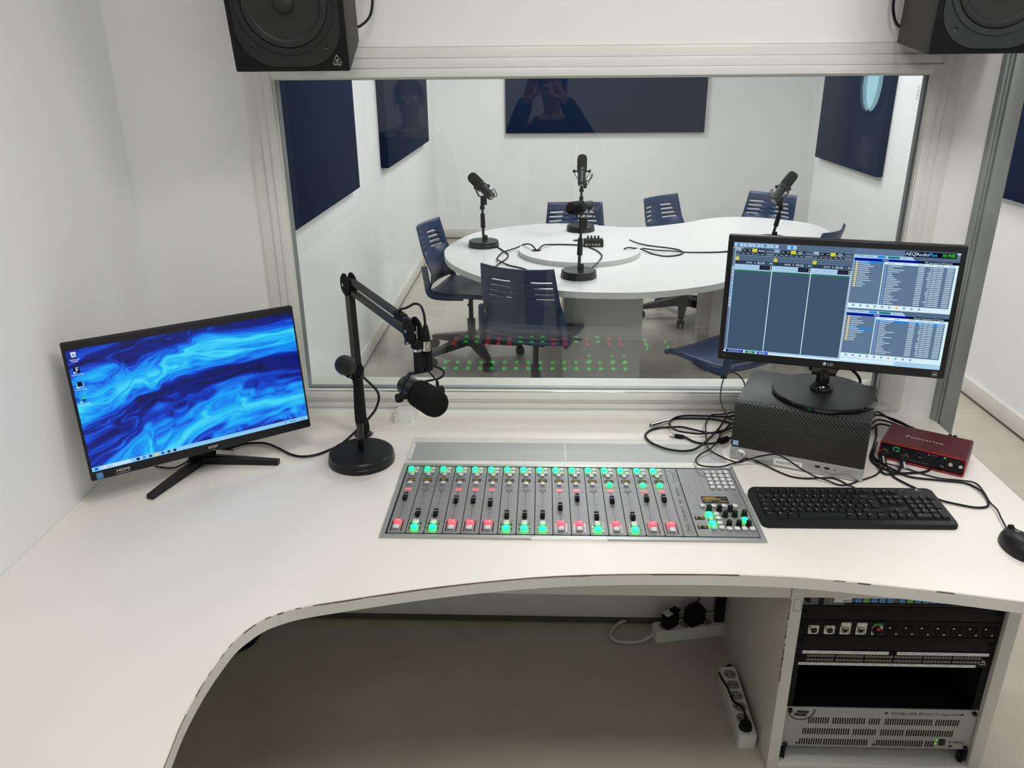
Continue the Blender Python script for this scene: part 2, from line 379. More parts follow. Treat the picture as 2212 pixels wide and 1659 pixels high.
def loopframe(m, x0, x1, z0, z1, w, y0, y1):
    c = MB(m); c.bb(x0, x0 + w, y0, y1, z0, z1); c.bb(x1 - w, x1, y0, y1, z0, z1); c.bb(x0 + w, x1 - w, y0, y1, z1 - w, z1); c.bb(x0 + w, x1 - w, y0, y1, z0, z0 + w); return c
loopframe('bead', -0.6865, 1.0425, T + 0.0795, T + 0.9785, 0.0055, -0.014, 0.006).build('glazing_bead', win)
MB('gasket').bb(1.0345, 1.038, 0.002, 0.012, T + 0.083, T + 0.975).bb(-0.68, 1.036, 0.002, 0.012, T + 0.0825, T + 0.0860).build('gasket', win)
MB('steel').bb(-0.683, -0.679, 0.002, 0.012, T + 0.083, T + 0.975).build('gasket', win)
loopframe('steel', -0.691, 1.049, T + 0.073, T + 0.983, 0.012, 0.0145, 0.0335).build('pane_spacer', win)
loopframe('bead', -0.7275, 1.0855, T + 0.0645, T + 0.9855, 0.014, 0.046, 0.115).build('glazing_bead', win)
MB('chrome').bb(-0.68, 1.036, -0.0165, -0.012, T + 0.0805, T + 0.0845, 0.001).build('sill_strip', win)
MB('glass').bb(-0.684, 1.042, 0.006, 0.0115, T + 0.078, T + 0.977).build('glass_pane', win)
MB('glass').bb(-0.684, 1.042, 0.037, 0.0425, T + 0.078, T + 0.977).build('glass_pane', win)
f = FL('devg'); f.text('PLANILUX', 0.008, 0, 0, 0); f.text('SECURIT', 0.006, 0, -0.008, 0)
f.build('glass_stamp', win, xf=Matrix.Translation((1.016, 0.0055, T + 0.925)) @ Matrix.Rotation(R(90), 4, 'Y') @ Matrix.Rotation(R(90), 4, 'X') if False else Matrix.Translation((1.018, 0.0050, T + 0.93)) @ FR @ Matrix.Rotation(R(90), 4, 'Z'))
# steel door post at the end of the window wall
b = MB('steel'); b.bb(1.2295, 1.272, -0.036, 0.13, 0, 2.12, 0.003); b.bb(1.214, 1.2295, -0.022, 0.0, 0, 2.12, 0.002); b.bb(1.222, 1.2295, -0.028, 0.11, 0, 2.12, 0.002); b.bb(1.272, 1.288, 0.03, 0.10, 0, 2.12, 0.002)
b.m('blackm')
struct(b.build('door_1'))
# skirtings
struct(MB('skirt').bb(XB, XB + 0.015, 0.12, YB, 0.012, 0.105, 0.004).build('baseboard_booth_left'))
struct(MB('skirt').bb(XB + 0.015, 2.78, YB - 0.015, YB, 0.012, 0.105, 0.004).build('baseboard_booth_back'))
struct(MB('skirt').bb(XR - 0.015, XR, 0.12, 5.16, 0.012, 0.105, 0.004).build('baseboard_booth_right'))
b = MB('brownd'); b.bb(XB, XB + 0.013, 0.12, YB, 0, 0.012); b.bb(XB, 2.78, YB - 0.013, YB, 0, 0.012); b.bb(XR - 0.013, XR, 0.12, 5.16, 0, 0.012); b.bb(XL, 0.64, -0.022, 0, 0, 0.016)
struct(b.build('trim_1'))
b = MB('wall'); b.bb(XL, 1.2, -0.012, 0.0, 0.016, 0.30, 0.002); b.bb(XL, 1.2, -0.016, 0.0, 0.30, 0.312, 0.002)
struct(b.build('trim_2'))
# rear wall door with a round window: it is seen mirrored in the glass
MB_ = MB('trim').bb(1.96, 2.04, YC, YC + 0.07, 0, 2.16).bb(2.94, 3.02, YC, YC + 0.07, 0, 2.16).bb(2.04, 2.94, YC, YC + 0.07, 2.08, 2.16)
struct(MB_.build('trim_3'))
d = struct(MB('doorb').bb(0, 0.9, 0, 0.045, 0.005, 2.07, 0.004).build('door_2', None, 35, (2.06, YC + 0.075, 0))); d.rotation_euler = (0, 0, R(94))
YF = Matrix.Translation((0.45, 0.045, 1.66)) @ Matrix.Rotation(R(-90), 4, 'X')
c = MB('steel'); c.ring(circ(0.20, 40), circ(0.165, 40), 0, 0.02, YF); c.build('porthole_ring', d)
MB(emis(190, 240, 250, 11.0)).prism(circ(0.166, 40), 0.002, 0.006, YF).build('porthole_glass', d)
c = MB('steel'); c.cyl((0.82, 0.04, 1.02), (0.82, 0.10, 1.02), 0.01); c.cyl((0.82, 0.10, 1.02), (0.70, 0.10, 1.02), 0.01); c.build('door_handle', d)
c = MB('paper'); c.bb(0.33, 0.54, 0.045, 0.0465, 1.17, 1.35); c.bb(0.33, 0.54, 0.045, 0.0465, 1.03, 1.14); c.build('notice_sheets', d)

# ceiling lamps
def lamp(x, y, sx, sy, s, name, label, group=None, hue=(255, 252, 248)):
    t = thing('ceiling_light', label, 'ceiling light', (x, y, H), 0, group)
    c = MB('white'); o = [(-sx / 2, -sy / 2), (sx / 2, -sy / 2), (sx / 2, sy / 2), (-sx / 2, sy / 2)]; i = [(px * 0.95, py * 0.95) for px, py in o]
    c.ring(o, i, -0.02, 0.0); c.build('frame', t)
    MB(emis(*hue, s)).rect(-sx * 0.475, sx * 0.475, -sy * 0.475, sy * 0.475, -0.008).build('diffuser', t)
    return t
LS = 1.03
lamp(-0.10, -1.35, 0.60, 0.60, 13.0 * LS, 'a', 'square white ceiling lamp above the left of the mixing console')
lamp(0.95, -1.35, 0.60, 0.60, 21.0 * LS, 'a', 'square white ceiling lamp above the keyboard end of the control desk')
lamp(-0.35, -2.75, 0.6, 0.6, 6.0 * LS, 'b', 'added square fill lamp at the rear left of the control room')  # added fill light, lifts the desk edge band and cabinet side
BL = 'square white ceiling lamps of the glazed booth'
BC = (253, 252, 255)
lamp(0.35, 2.3, 0.60, 0.60, 25 * LS, 'c', 'square white ceiling lamp above the round end of the booth table', BL, BC)
lamp(1.35, 3.6, 0.60, 0.60, 25 * LS, 'd', 'square white ceiling lamp above the far end of the booth table', BL, BC)
lamp(0.2, 5.0, 0.60, 0.60, 31 * LS, 'e', 'square white ceiling lamp near the back wall of the booth', BL, BC)
lamp(1.80, 0.85, 0.60, 0.60, 21 * LS, 'f', 'square white ceiling lamp just inside the booth doorway', BL, BC)

# acoustic panels
PG = 'navy acoustic panels on the booth walls'
def panel(x0, x1, y0, y1, z0, z1, label):
    o = MB('panel').bb(x0, x1, y0, y1, z0, z1, 0.008).build('acoustic_panel', None); return tag(o, label, 'acoustic panel', PG)
panel(XB + 0.001, -1.04, 1.06, 2.53, T + 0.335, T + 1.55, 'large navy acoustic panel on the left booth wall nearest the window glass')
panel(XB + 0.001, -1.03, 3.44, 5.55, T + 0.338, T + 1.55, 'navy acoustic panel on the left booth wall nearer the far corner')
o = MB('panel').bb(XL + 0.001, XL + 0.05, -3.0, -1.25, T + 0.2, T + 1.5, 0.008).build('acoustic_panel'); tag(o, 'added navy panel on the left wall of the control room darkening the window reflection', 'acoustic panel')  # unseen panel, added so the glass mirrors something dark here
panel(-0.343, 1.70, YB - 0.055, YB - 0.001, T + 0.338, T + 1.0, 'wide navy acoustic panel high on the back wall of the booth')
panel(XR - 0.055, XR - 0.001, 3.66, 5.02, T + 0.236, T + 1.45, 'navy acoustic panel on the right booth wall seen through the window')
panel(XR - 0.055, XR - 0.001, 0.85, 2.35, T + 0.345, T + 1.55, 'navy acoustic panel seen right of the steel door post')
# ------------------------------------------------------------------ control desk
CURVE = [(1.222, -0.952), (1.12, -0.925), (1.0045, -0.898), (0.88, -0.872), (0.7495, -0.8498), (0.65, -0.834), (0.5679, -0.8243), (0.4142, -0.8186), (0.2253, -0.8223), (0.0644, -0.834), (-0.0696, -0.8549), (-0.1866, -0.8792),
         (-0.287, -0.9049), (-0.365, -0.9272), (-0.4222, -0.9440), (-0.4650, -0.9605), (-0.5060, -0.9880), (-0.530, -1.0226), (-0.5455, -1.0600), (-0.5550, -1.1198), (-0.5598, -1.1799), (-0.5590, -1.2600), (-0.5490, -1.3500), (-0.535, -1.50), (-0.525, -1.75), (-0.52, -2.0)]
desk = thing('control_desk', 'white L-shaped control desk with a curved front edge in front of the window', 'desk', (0, 0, T))
front = [(p.x, p.y) for p in spline([(x, y, 0) for x, y in CURVE], 4)]
poly = front + [(XL + 0.001, -2.0), (XL + 0.001, -0.001), (1.222, -0.001)]
MB('desk').prism(poly[::-1], -0.028, 0.0).build('worktop', desk, 20)
# front edge band: slightly proud strip that follows the curve, with the dark worn glue line at its top
def offs(pts, d):
    out = []
    for i, p in enumerate(pts):
        a = Vector(pts[max(i - 1, 0)]); c = Vector(pts[min(i + 1, len(pts) - 1)]); t = (c - a).normalized(); out.append((p[0] + t.y * -d * -1 * -1, p[1] + t.x * d * 1))
    return out
fo = offs(front, -0.0016) if False else [(x, y) for x, y in front]
eb = MB('edge'); nrm = []
for i in range(len(front)):
    a = Vector(front[max(i - 1, 0)]); c = Vector(front[min(i + 1, len(front) - 1)]); t = (c - a).normalized(); nrm.append(Vector((-t.y, t.x)) * (1 if (Vector((-t.y, t.x)).dot(Vector((0.6, -1))) > 0) else -1))
out = [(front[i][0] + nrm[i].x * 0.0018, front[i][1] + nrm[i].y * 0.0018) for i in range(len(front))]
for z0, z1, mm, rng in ((-0.0285, -0.0012, 'edge', None), ):
    eb.m(mm)
    for i in range(len(front) - 1):
        eb.add([(*front[i], z0), (*front[i + 1], z0), (*out[i + 1], z0), (*out[i], z0), (*front[i], z1), (*front[i + 1], z1), (*out[i + 1], z1), (*out[i], z1)], [(0, 1, 2, 3), (7, 6, 5, 4), (3, 2, 6, 7)])
rnd = random.Random(3)
ch = eb; ch.m('chip')
for i in range(len(front) - 1):
    x = front[i][0]
    if -0.42 < x < 0.46 or (-0.56 < x < -0.52 and front[i][1] < -1.15) or rnd.random() < 0.35:
        k = 0.0010 + 0.0016 * rnd.random(); lo = -0.0012 - k
        ch.add([(out[i][0] + nrm[i].x * 0.0003, out[i][1] + nrm[i].y * 0.0003, lo), (out[i + 1][0] + nrm[i + 1].x * 0.0003, out[i + 1][1] + nrm[i + 1].y * 0.0003, lo),
                (out[i + 1][0] + nrm[i + 1].x * 0.0003, out[i + 1][1] + nrm[i + 1].y * 0.0003, -0.0002), (out[i][0] + nrm[i].x * 0.0003, out[i][1] + nrm[i].y * 0.0003, -0.0002)], [(0, 1, 2, 3)])
eb.build('edge_band', desk, 40)
MB('cab').bb(-0.36, 0.646, -0.62, -0.60, -0.207, -0.0285, 0.001).build('apron', desk)
MB('cab').bb(XL + 0.002, XL + 0.03, -1.9, -0.05, -T, -0.0285).build('side_panel', desk)

# rack cabinet under the right end of the desk
rk = thing('rack_cabinet', 'pale grey equipment rack cabinet under the right end of the desk', 'cabinet', (0.928, -0.34, 0))
def lx(x0, x1, y0, y1, z0, z1): return (x0 - 0.928, x1 - 0.928, y0 + 0.34, y1 + 0.34, z0, z1)
b = MB('cab'); b.bb(*lx(0.648, 0.678, -0.62, -0.06, 0, T - 0.0288), 0.001); b.m('chip')
for k in range(26):
    z = 0.30 + 0.24 * rnd.random(); b.bb(*lx(0.6476, 0.6476 + 0.002 * rnd.random() + 0.0006, -0.6204, -0.6185, z, z + 0.004 + 0.012 * rnd.random()))
b.m('seam'); pl = rrect(0.020, 0.034, 0.006, 3); pl = [(x + 0.002 * rnd.random(), y + 0.002 * rnd.random()) for x, y in pl]
b.ring(pl, [(x * 0.93, y * 0.95) for x, y in pl], 0, 0.0004, Matrix.Translation((0.664 - 0.928, -0.62 + 0.34, T - 0.229)) @ FR)
b.build('side_panel', rk)
MB('cab').bb(*lx(1.177, 1.208, -0.62, -0.06, 0, T - 0.0288), 0.001).build('side_panel', rk)
MB('cab').bb(*lx(0.678, 1.177, -0.62, -0.08, 0.002, 0.024), 0.001).build('bottom_shelf', rk)
MB('cab').bb(*lx(0.678, 1.177, -0.62, -0.60, T - 0.205, T - 0.029), 0.001).build('top_rail', rk)
MB('cavity').bb(*lx(0.616, 1.20, -0.062, -0.045, 0.02, T - 0.03)).build('back_panel', rk)
MB('cavity').bb(*lx(0.680, 1.176, -0.30, -0.29, 0.024, T - 0.03)).bb(*lx(0.6785, 0.6815, -0.588, -0.30, 0.08, T - 0.03)).bb(*lx(1.173, 1.1765, -0.588, -0.30, 0.08, T - 0.03)).build('shade_liner', rk)  # near-black sheets painted as the shade inside the unlit rack
ZR0, ZR1 = 0.025, T - 0.206
for x0, x1, nm in ((0.679, 0.697, 'l'), (1.157, 1.176, 'r')):
    b = MB('rackk'); b.bb(*lx(x0, x1, -0.606, -0.590, ZR0, ZR1), 0.001); b.m('cavity')
    z = ZR0 + 0.02
    while z < ZR1 - 0.02:
        b.bb(*lx((x0 + x1) / 2 - 0.0045, (x0 + x1) / 2 + 0.0045, -0.6066, -0.604, z, z + 0.009)); z += 0.0148
    b.build('rack_rail', rk)
for s0 in (0.684, 1.166):
    b = MB('rackk'); b.bb(*lx(s0 - 0.006, s0 + 0.006, -0.6125, -0.606, 0.030, 0.070), 0.001); b.m('nickel'); b.cyl((s0 - 0.928, -0.6125 + 0.34, 0.036), (s0 - 0.928, -0.616 + 0.34, 0.036), 0.004); b.build('rail_bracket', rk)

RX0, RX1 = 0.681, 1.1735
def rack_unit(name, label, cat, z0, z1, m, depth=0.2, screws=True):
    t = thing(name, label, cat, ((RX0 + RX1) / 2, -0.606, T + z0))
    h = z1 - z0; w = RX1 - RX0
    b = MB(m); b.bb(-w / 2, w / 2, -0.004, 0.0, 0.0006, h - 0.0006, 0.0006); b.m('rackk'); b.bb(-w / 2 + 0.025, w / 2 - 0.025, 0.0, depth, 0.002, h - 0.002); b.build('front_panel', t)
    if screws:
        for sx in (-1, 1):
            for q in ((0.25, 0.75) if h > 0.06 else (0.5,)):
                c = MB('black'); c.lathe([(0.0062, 0), (0.0062, 0.002), (0.0052, 0.003), (0.0052, 0.007), (0.0035, 0.0085), (0.0034, 0.006), (0.0, 0.006)], Matrix.Translation((sx * (w / 2 - 0.011), -0.004, h * q)) @ FR, 16); c.build('rack_screw', t)
    return t, w, h
# keyboard-like grey unit at the very top (only its foot shows)
t, w, h = rack_unit('audio_router', 'grey rack unit with blue and green buttons at the top of the rack', 'rack unit', -0.234, -0.207 + 0.006, 'devg', 0.25)
t['label'] = 'grey rack unit with blue and green buttons at the top of the rack'
b = MB('rackk'); b.bb(-0.146, 0.235, -0.0055, -0.004, 0.003, 0.010); b.bb(-0.208, -0.196, -0.005, -0.004, 0.001, h); b.build('label_strip', t)
b = FL('devg'); b.m('stkw'); b.text('PHONES', 0.0042, -0.178, 0.016, 0, rot=R(90)); b.build('lettering', t, xf=Matrix.Translation((0, -0.0046, 0)) @ FR)
kx = -0.115
for k, cc in enumerate(['blub', 'grnb', 'blub', 'blub', 'blub', None, 'blub', 'grnb', 'blub', 'blub', 'blub', 'blub']):
    if cc: MB(cc).box((kx, -0.007, 0.0195), (0.0145, 0.006, 0.012), 0.001).build('button', t)
    kx += 0.0192 if cc else 0.009
b = FL('paper'); b.rect(-0.172, -0.130, 0.0105, 0.026, 0); b.m('ink'); b.text('***', 0.006, -0.160, 0.022, 0.0003)
for k in range(14): b.rect(-0.151 + k * 0.0013, -0.1503 + k * 0.0013, 0.013, 0.0175, 0.0003)
b.build('sticker', t, xf=Matrix.Translation((0, -0.0062, 0)) @ FR)
rack_unit('blank_panel', 'plain black blank panel above the row of connectors in the rack', 'blank panel', -0.2775, -0.2355, 'rackk', 0.01)
# connector panel
t, w, h = rack_unit('connector_panel', 'black rack panel with a row of microphone connectors', 'connector panel', -0.3245, -0.2785, 'rackk', 0.05)
pit = (1.145 - 0.717) / 11
for k in range(12):
    x = 0.717 + pit * k - (RX0 + RX1) / 2; z = T - 0.3065 - (T - 0.3245); MX = Matrix.Translation((x, -0.004, z)) @ FR
    if k < 5:
        b = MB('nickel'); b.ring(rrect(0.026, 0.026, 0.003, 4), circ(0.0095, 20) if False else rrect(0.019, 0.019, 0.0094, 4), 0, 0.0022, MX)
        if k < 2:
            b.ring(circ(0.0105, 24), circ(0.0082, 24), 0, 0.005, MX); b.m('cavity').prism(circ(0.0084, 24), 0.0002, 0.001, MX); b.m('nickel')
            for a in (90, 210, 330): b.cyl(MX @ Vector((0.0042 * math.cos(R(a)), 0.0042 * math.sin(R(a)), 0.001)), MX @ Vector((0.0042 * math.cos(R(a)), 0.0042 * math.sin(R(a)), 0.004)), 0.0012, n=8)
        elif k < 4:
            b.m('blackm').prism(circ(0.0098, 24), 0.0002, 0.0022, MX); b.m('nickel').ring(circ(0.0076, 24), circ(0.0062, 24), 0.0022, 0.0032, MX); b.box(MX @ Vector((0, 0.007, 0.003)), (0.007, 0.003, 0.006), 0.001)
        else:
            b.m('blackm').prism(circ(0.0118, 24, 0.0005, -0.001), 0.0002, 0.006, MX); b.m('cavity').prism(circ(0.0030, 16, 0.0, -0.0015), 0.006, 0.0062, MX)
        b.m('blackm')
        for sx, sz in ((-1, 1), (1, -1)): b.prism(circ(0.0016, 10, sx * 0.0098, sz * 0.0098), 0.0022, 0.0027, MX)
        cn = b.build('connector', t)
        if k in (2, 3): MB('white').box((x, -0.0062, z + 0.0185), (0.025, 0.0045, 0.009), 0.0015).build('write_on_tab', cn)['label'] = 'white name tab'
        if k == 4:
            MB('green').box((x, -0.0062, z + 0.0185), (0.025, 0.0045, 0.009), 0.0015).build('write_on_tab', cn)['label'] = 'green name tab'
            MB('redp').box((x + 0.001, -0.011, z + 0.008), (0.009, 0.004, 0.008), 0.001).build('release_latch', cn)['label'] = 'red latch'
    else:
        b = MB('blackm'); b.prism(rrect(0.026, 0.026, 0.002, 3), 0, 0.0015, MX); b.m('cavity'); b.bb(x - 0.0145, x - 0.0135, -0.0048, -0.004, z - 0.012, z + 0.014); b.bb(x - 0.0145, x + 0.013, -0.0048, -0.004, z + 0.0138, z + 0.0150)
        b.m('chrome')
        for sx, sz in ((-1, 1), (1, -1)): b.ring(circ(0.0024, 12, sx * 0.0090, sz * 0.0092), circ(0.001, 12, sx * 0.0090, sz * 0.0092), 0.0015, 0.0026, MX)
        b.build('blank_cover', t)
rack_unit('blank_panel', 'plain black blank panel below the row of connectors in the rack', 'blank panel', -0.3700, -0.3255, 'rackk', 0.01)
# patch bay
t, w, h = rack_unit('patch_bay', 'black patch bay with two rows of small jacks between white paper strips', 'patch bay', -0.4185, -0.3708, 'rackk', 0.12)
xc = (RX0 + RX1) / 2
for x0, x1, z0, z1 in ((0.699, 0.9135, -0.3815, -0.3725), (0.934, 1.161, -0.3815, -0.3725), (0.693, 1.135, -0.4175, -0.4095)):
    b = MB('paper'); b.bb(x0 - xc, x1 - xc, -0.0052, -0.004, z0 + 0.4185, z1 + 0.4185); b.m('seam')
    x = x0 + 0.006
    while x < x1 - 0.03:
        l = 0.006 + 0.022 * rnd.random(); b.bb(x - xc, x + l - xc, -0.0054, -0.0052, z0 + 0.4185 + 0.0045, z0 + 0.4185 + 0.0058); x += l + 0.004 + 0.03 * rnd.random()
    b.build('label_strip', t)
first = None
for r in range(2):
    for g in range(6):
        for k in range(8):
            x = 0.7155 + g * 0.0727 + k * 0.0086 - xc; z = (-0.388, -0.4005)[r] + 0.4185
            if first is None:
                c = MB('nickel'); c.ring(circ(0.0034, 14), circ(0.0024, 14), 0, 0.0014, FR); c.m('cavity').prism(circ(0.0025, 14), 0.0001, 0.0004, FR); first = c.build('jack', t, loc=(x, -0.004, z))
            else: dup_child(first, t, (x, -0.004, z))
b = FL('paper'); b.text('R', 0.013, 0.225, 0.0185, 0, sx=1.5); b.rect(0.216, 0.232, 0.010, 0.0118, 0); b.build('maker_mark', t, xf=Matrix.Translation((0, -0.0046, 0)) @ FR)
# mixing engine
t, w, h = rack_unit('mixer_engine', 'pale grey slotted rack unit with black lettering at the rack foot', 'rack unit', -0.6905, -0.5565, 'fgrey', 0.25, False)
VZ = h
b = MB('cavity')
def slots(xs, z): 
    for x0, n in xs:
        for k in range(n): b.bb(x0 + k * 0.0062, x0 + k * 0.0062 + 0.0033, -0.0044, -0.0038, z, z + 0.0205)
slots([(-0.185, 9), (-0.122, 14), (-0.028, 5), (0.014, 20), (0.144, 10)], h - 0.054)
slots([(-0.195, 20), (-0.064, 10), (0.008, 10), (0.074, 20)], h - 0.091)
slots([(-0.200, 10), (-0.136, 19), (0.002, 20), (0.130, 4)], h - 0.128 + 0.001)
b.build('vent_slots', t)
f = FL('ink'); f.text('FORUM IP', 0.0125, 0.068, h - 0.0165, 0, sx=1.55); f.m('devg'); f.text('SPLIT', 0.0115, 0.130, h - 0.0165, 0, sx=1.3); f.m('ink'); f.text('Digital Mixer', 0.010, 0.179, h - 0.0165, 0); f.text('AEQ', 0.013, 0.215, 0.0245, 0, sx=1.15)
f.text('≋', 0.013, 0.193, 0.0245, 0)
f.build('lettering', t, xf=Matrix.Translation((0, -0.0045, 0)) @ FR)
b = MB('ink'); MX = Matrix.Translation((-0.206, -0.0042, h - 0.012)) @ FR
b.ring([p for p in circ(0.033, 40)], circ(0.0305, 40), 0, 0.0004, MX) if False else None
for a0, a1 in ((190, 372),):
    pts = [(0.033 * math.cos(R(a0 + (a1 - a0) * k / 30)), 0.030 * math.sin(R(a0 + (a1 - a0) * k / 30))) for k in range(31)]
    for p, q in zip(pts, pts[1:]): b.bar(MX @ Vector((*p, 0.0002)), MX @ Vector((*q, 0.0002)), 0.0004, 0.0032, up=MX.to_3x3() @ Vector((0, 0, 1)).cross(Vector((q[0] - p[0], q[1] - p[1], 0))))
for x0, x1, z in ((-0.014, 0.016, -0.006), (-0.020, 0.012, -0.016)): b.add([MX @ Vector(v) for v in ((x0, z, 0.0003), (x1, z - 0.003, 0.0003), (x1 + 0.004, z + 0.005, 0.0003), (x0 + 0.004, z + 0.008, 0.0003))], [(0, 1, 2, 3)])
b.add([MX @ Vector(v) for v in ((-0.034, -0.004, 0.0003), (-0.026, -0.004, 0.0003), (-0.031, -0.016, 0.0003))], [(0, 1, 2)])
b.build('round_emblem', t)
MB('blackg').box((0.171, -0.0065, 0.0255), (0.0155, 0.006, 0.0175), 0.0015).build('power_switch', t)
for z in (0.032, 0.0185): MB(emis(150, 255, 90, 1.2)).box((0.157, -0.0045, z), (0.0022, 0.002, 0.0022)).build('status_lamp', t)
for sx, sz in ((-1, 0.93), (1, 0.93), (-1, 0.06), (1, 0.06)):
    MB('black').lathe([(0.0062, 0), (0.0062, 0.002), (0.0052, 0.007), (0.0, 0.0075)], Matrix.Translation((sx * (w / 2 - 0.010), -0.004, h * sz)) @ FR, 16).build('rack_screw', t)
for x, z in ((-0.205, 0.010), (-0.003, 0.010), (0.197, 0.010), (0.013, h - 0.016), (0.208, h - 0.016)):
    c = MB('blackm'); c.prism(circ(0.0040, 14), 0, 0.001, FR); c.m('nickel').prism(circ(0.0022, 12, 0.0008, -0.001), 0.001, 0.0014, FR); c.build('panel_screw', t, loc=(x, -0.004, z))
# power strips on the floor
def strip(name, label, p, ang, L, wd, hh, n, cordpts=None, half=False):
    t = thing('power_strip', label, 'power strip', p, ang)
    b = MB('white'); b.prism(rrect(L, wd, 0.010, 4), 0, hh - 0.006); b.prism(rrect(L - 0.006, wd - 0.006, 0.008, 4), hh - 0.006, hh); b.build('body', t)
    for k in range(n):
        x = -L / 2 + 0.036 + k * (L - 0.10) / max(1, n - 1) if n > 1 else 0
        c = MB('white'); c.ring(circ(0.0215, 28), circ(0.0195, 28), hh, hh + 0.0012, Matrix.Translation((x, 0, 0))); c.m('sock'); c.prism(circ(0.0196, 28), hh - 0.001, hh + 0.0002, Matrix.Translation((x, 0, 0)))
        c.m('cavity')
        for s in (-1, 1): c.prism(circ(0.003, 10, x, s * 0.0095), hh, hh + 0.0005)
        c.m('nickel')
        for s in (-1, 1): c.box((x + s * 0.0185, 0, hh + 0.0006), (0.002, 0.006, 0.001))
        c.build('socket', t)
    return t
t = strip('power_strip', 'white power strip lying against the rack cabinet side with a black plug in it', (0.6135, -0.412, 0), R(-90), 0.275, 0.052, 0.045, 5)
t2 = strip('power_strip', 'white power strip on the floor under the desk with two black adapters', (0.532, -0.070, 0), R(11), 0.245, 0.055, 0.042, 3)
MB('cordw').tube([(-0.122, -0.004, 0.018), (-0.145, -0.012, 0.012), (-0.178, -0.018, 0.006), (-0.235, -0.010, 0.006), (-0.262, 0.024, 0.006), (-0.215, 0.082, 0.008), (-0.130, 0.092, 0.012), (-0.05, 0.062, 0.05), (0.02, 0.035, 0.056), (0.10, 0.022, 0.05)], 0.0052).build('cord', t2)
b = MB('blackm'); b.box((0, 0, 0.025), (0.052, 0.038, 0.05), 0.006); b.box((0.02, 0.0, 0.052), (0.03, 0.026, 0.012), 0.004); b.m('paper'); b.box((-0.002, 0.004, 0.0503), (0.040, 0.028, 0.0006)); b.m('ink').text('TFT', 0.012, -0.006, 0.006, 0.0508); b.text('C. Dcha', 0.008, 0.0, -0.004, 0.0508)
o = b.build('power_adapter', None, loc=(0.465, -0.083, 0.0425)); o.rotation_euler = (0, 0, R(38)); tag(o, 'black power adapter with a handwritten paper label plugged into the floor power strip', 'power adapter')
b = MB('blackm'); b.box((0, 0, 0.03), (0.062, 0.045, 0.06), 0.008); b.box((0.0, 0.0, 0.064), (0.044, 0.034, 0.012), 0.006); b.tube([(0.02, 0.02, 0.05), (0.05, 0.035, 0.06), (0.09, 0.045, 0.10), (0.10, 0.05, 0.2)], 0.002)
o = b.build('power_adapter', None, loc=(0.548, -0.066, 0.0425)); o.rotation_euler = (0, 0, R(30)); tag(o, 'plain black power adapter plugged into the floor strip beside the labelled one', 'power adapter')
b = MB('blackm'); b.cyl((0.6115, -0.520, 0.0455), (0.6115, -0.520, 0.062), 0.0185, 0.0150, 24); b.tube([(0.6115, -0.522, 0.060), (0.612, -0.505, 0.074), (0.610, -0.470, 0.072), (0.596, -0.432, 0.058), (0.592, -0.378, 0.055), (0.585, -0.31, 0.04), (0.602, -0.255, 0.012), (0.64, -0.222, 0.006)], lambda t: 0.0045 if t < 0.12 else 0.0034)
tag(b.build('power_plug'), 'black round power plug with its cable in the strip beside the cabinet', 'power plug')
tag(MB('cable').tube([(-1.06, -0.27, 0.006), (-0.985, -0.225, 0.006), (-0.9466, -0.197, 0.006), (-0.9186, -0.168, 0.006), (-0.9086, -0.128, 0.006), (-0.92, -0.08, 0.006), (-0.97, -0.05, 0.006)], 0.007).build('cable'), 'black cable loop on the floor peeking out under the left curve of the desk', 'cable')
# ------------------------------------------------------------------ mixing console
CX, CY = -0.3344, -0.6995
con = thing('mixing_console', 'grey broadcast mixing console with rows of glowing green and red buttons', 'mixing console', (CX, CY, T + 0.0005))
CW, CD = 0.881, 0.3615
b = MB('cframe'); b.ring([(0, 0), (CW, 0), (CW, CD), (0, CD)], [(0.0105, 0.0125), (CW - 0.0105, 0.0125), (CW - 0.0105, CD - 0.012), (0.0105, CD - 0.012)], 0, 0.0045)
b.m('seam')
for x in (0.178, 0.350, 0.352, 0.522, 0.694): b.bb(x, x + 0.0008, 0.0003, 0.0122, 0.0044, 0.0047); b.bb(x, x + 0.0008, CD - 0.0118, CD - 0.0003, 0.0044, 0.0047)
b.m('paper'); b.bb(0.349, 0.522, -0.002, 0.004, 0.0, 0.0048)
b.build('frame', con)
MB('cwell').bb(0.0105, CW - 0.0105, 0.0125, CD - 0.012, 0, 0.0022).build('base_plate', con)
def keycap(m, w, d, h): 
    c = MB(m); c.box((0, 0, h / 2), (w, d, h), min(w, d) * 0.26, seg=3); return c
_k = {}
def key(name, m, w, d, h, parent, loc):
    k = (name, m, w, d, h)
    if k not in _k:
        o = keycap(m, w, d, h).build(name, parent, 50, loc)
        _k[k] = o; return o
    o = dup_child(_k[k], parent, loc); return o
NAMES = ['TN NODE', 'MIC INV', 'MIC 1', 'MIC 2', 'MIC 3', 'MIC 4', 'MIC 5', 'MIC 6', 'MIC 7', 'APLUS1', 'APLUS2', 'APLUS3', 'USB 1', 'BT INC', 'PHONE1', 'PHONE2']
LIT = [1, 0, 0, 1, 1, 1, 0, 0, 0, 1, 1, 0, 1, 0, 1, 1]
FV = [0.177, 0.1005, 0.1005, 0.164, 0.165, 0.152, 0.0970, 0.0975, 0.0985, 0.136, 0.179, 0.095, 0.170, 0.095, 0.1805, 0.1795]
FV = [v - 0.002 for v in FV]
Z0 = 0.0038
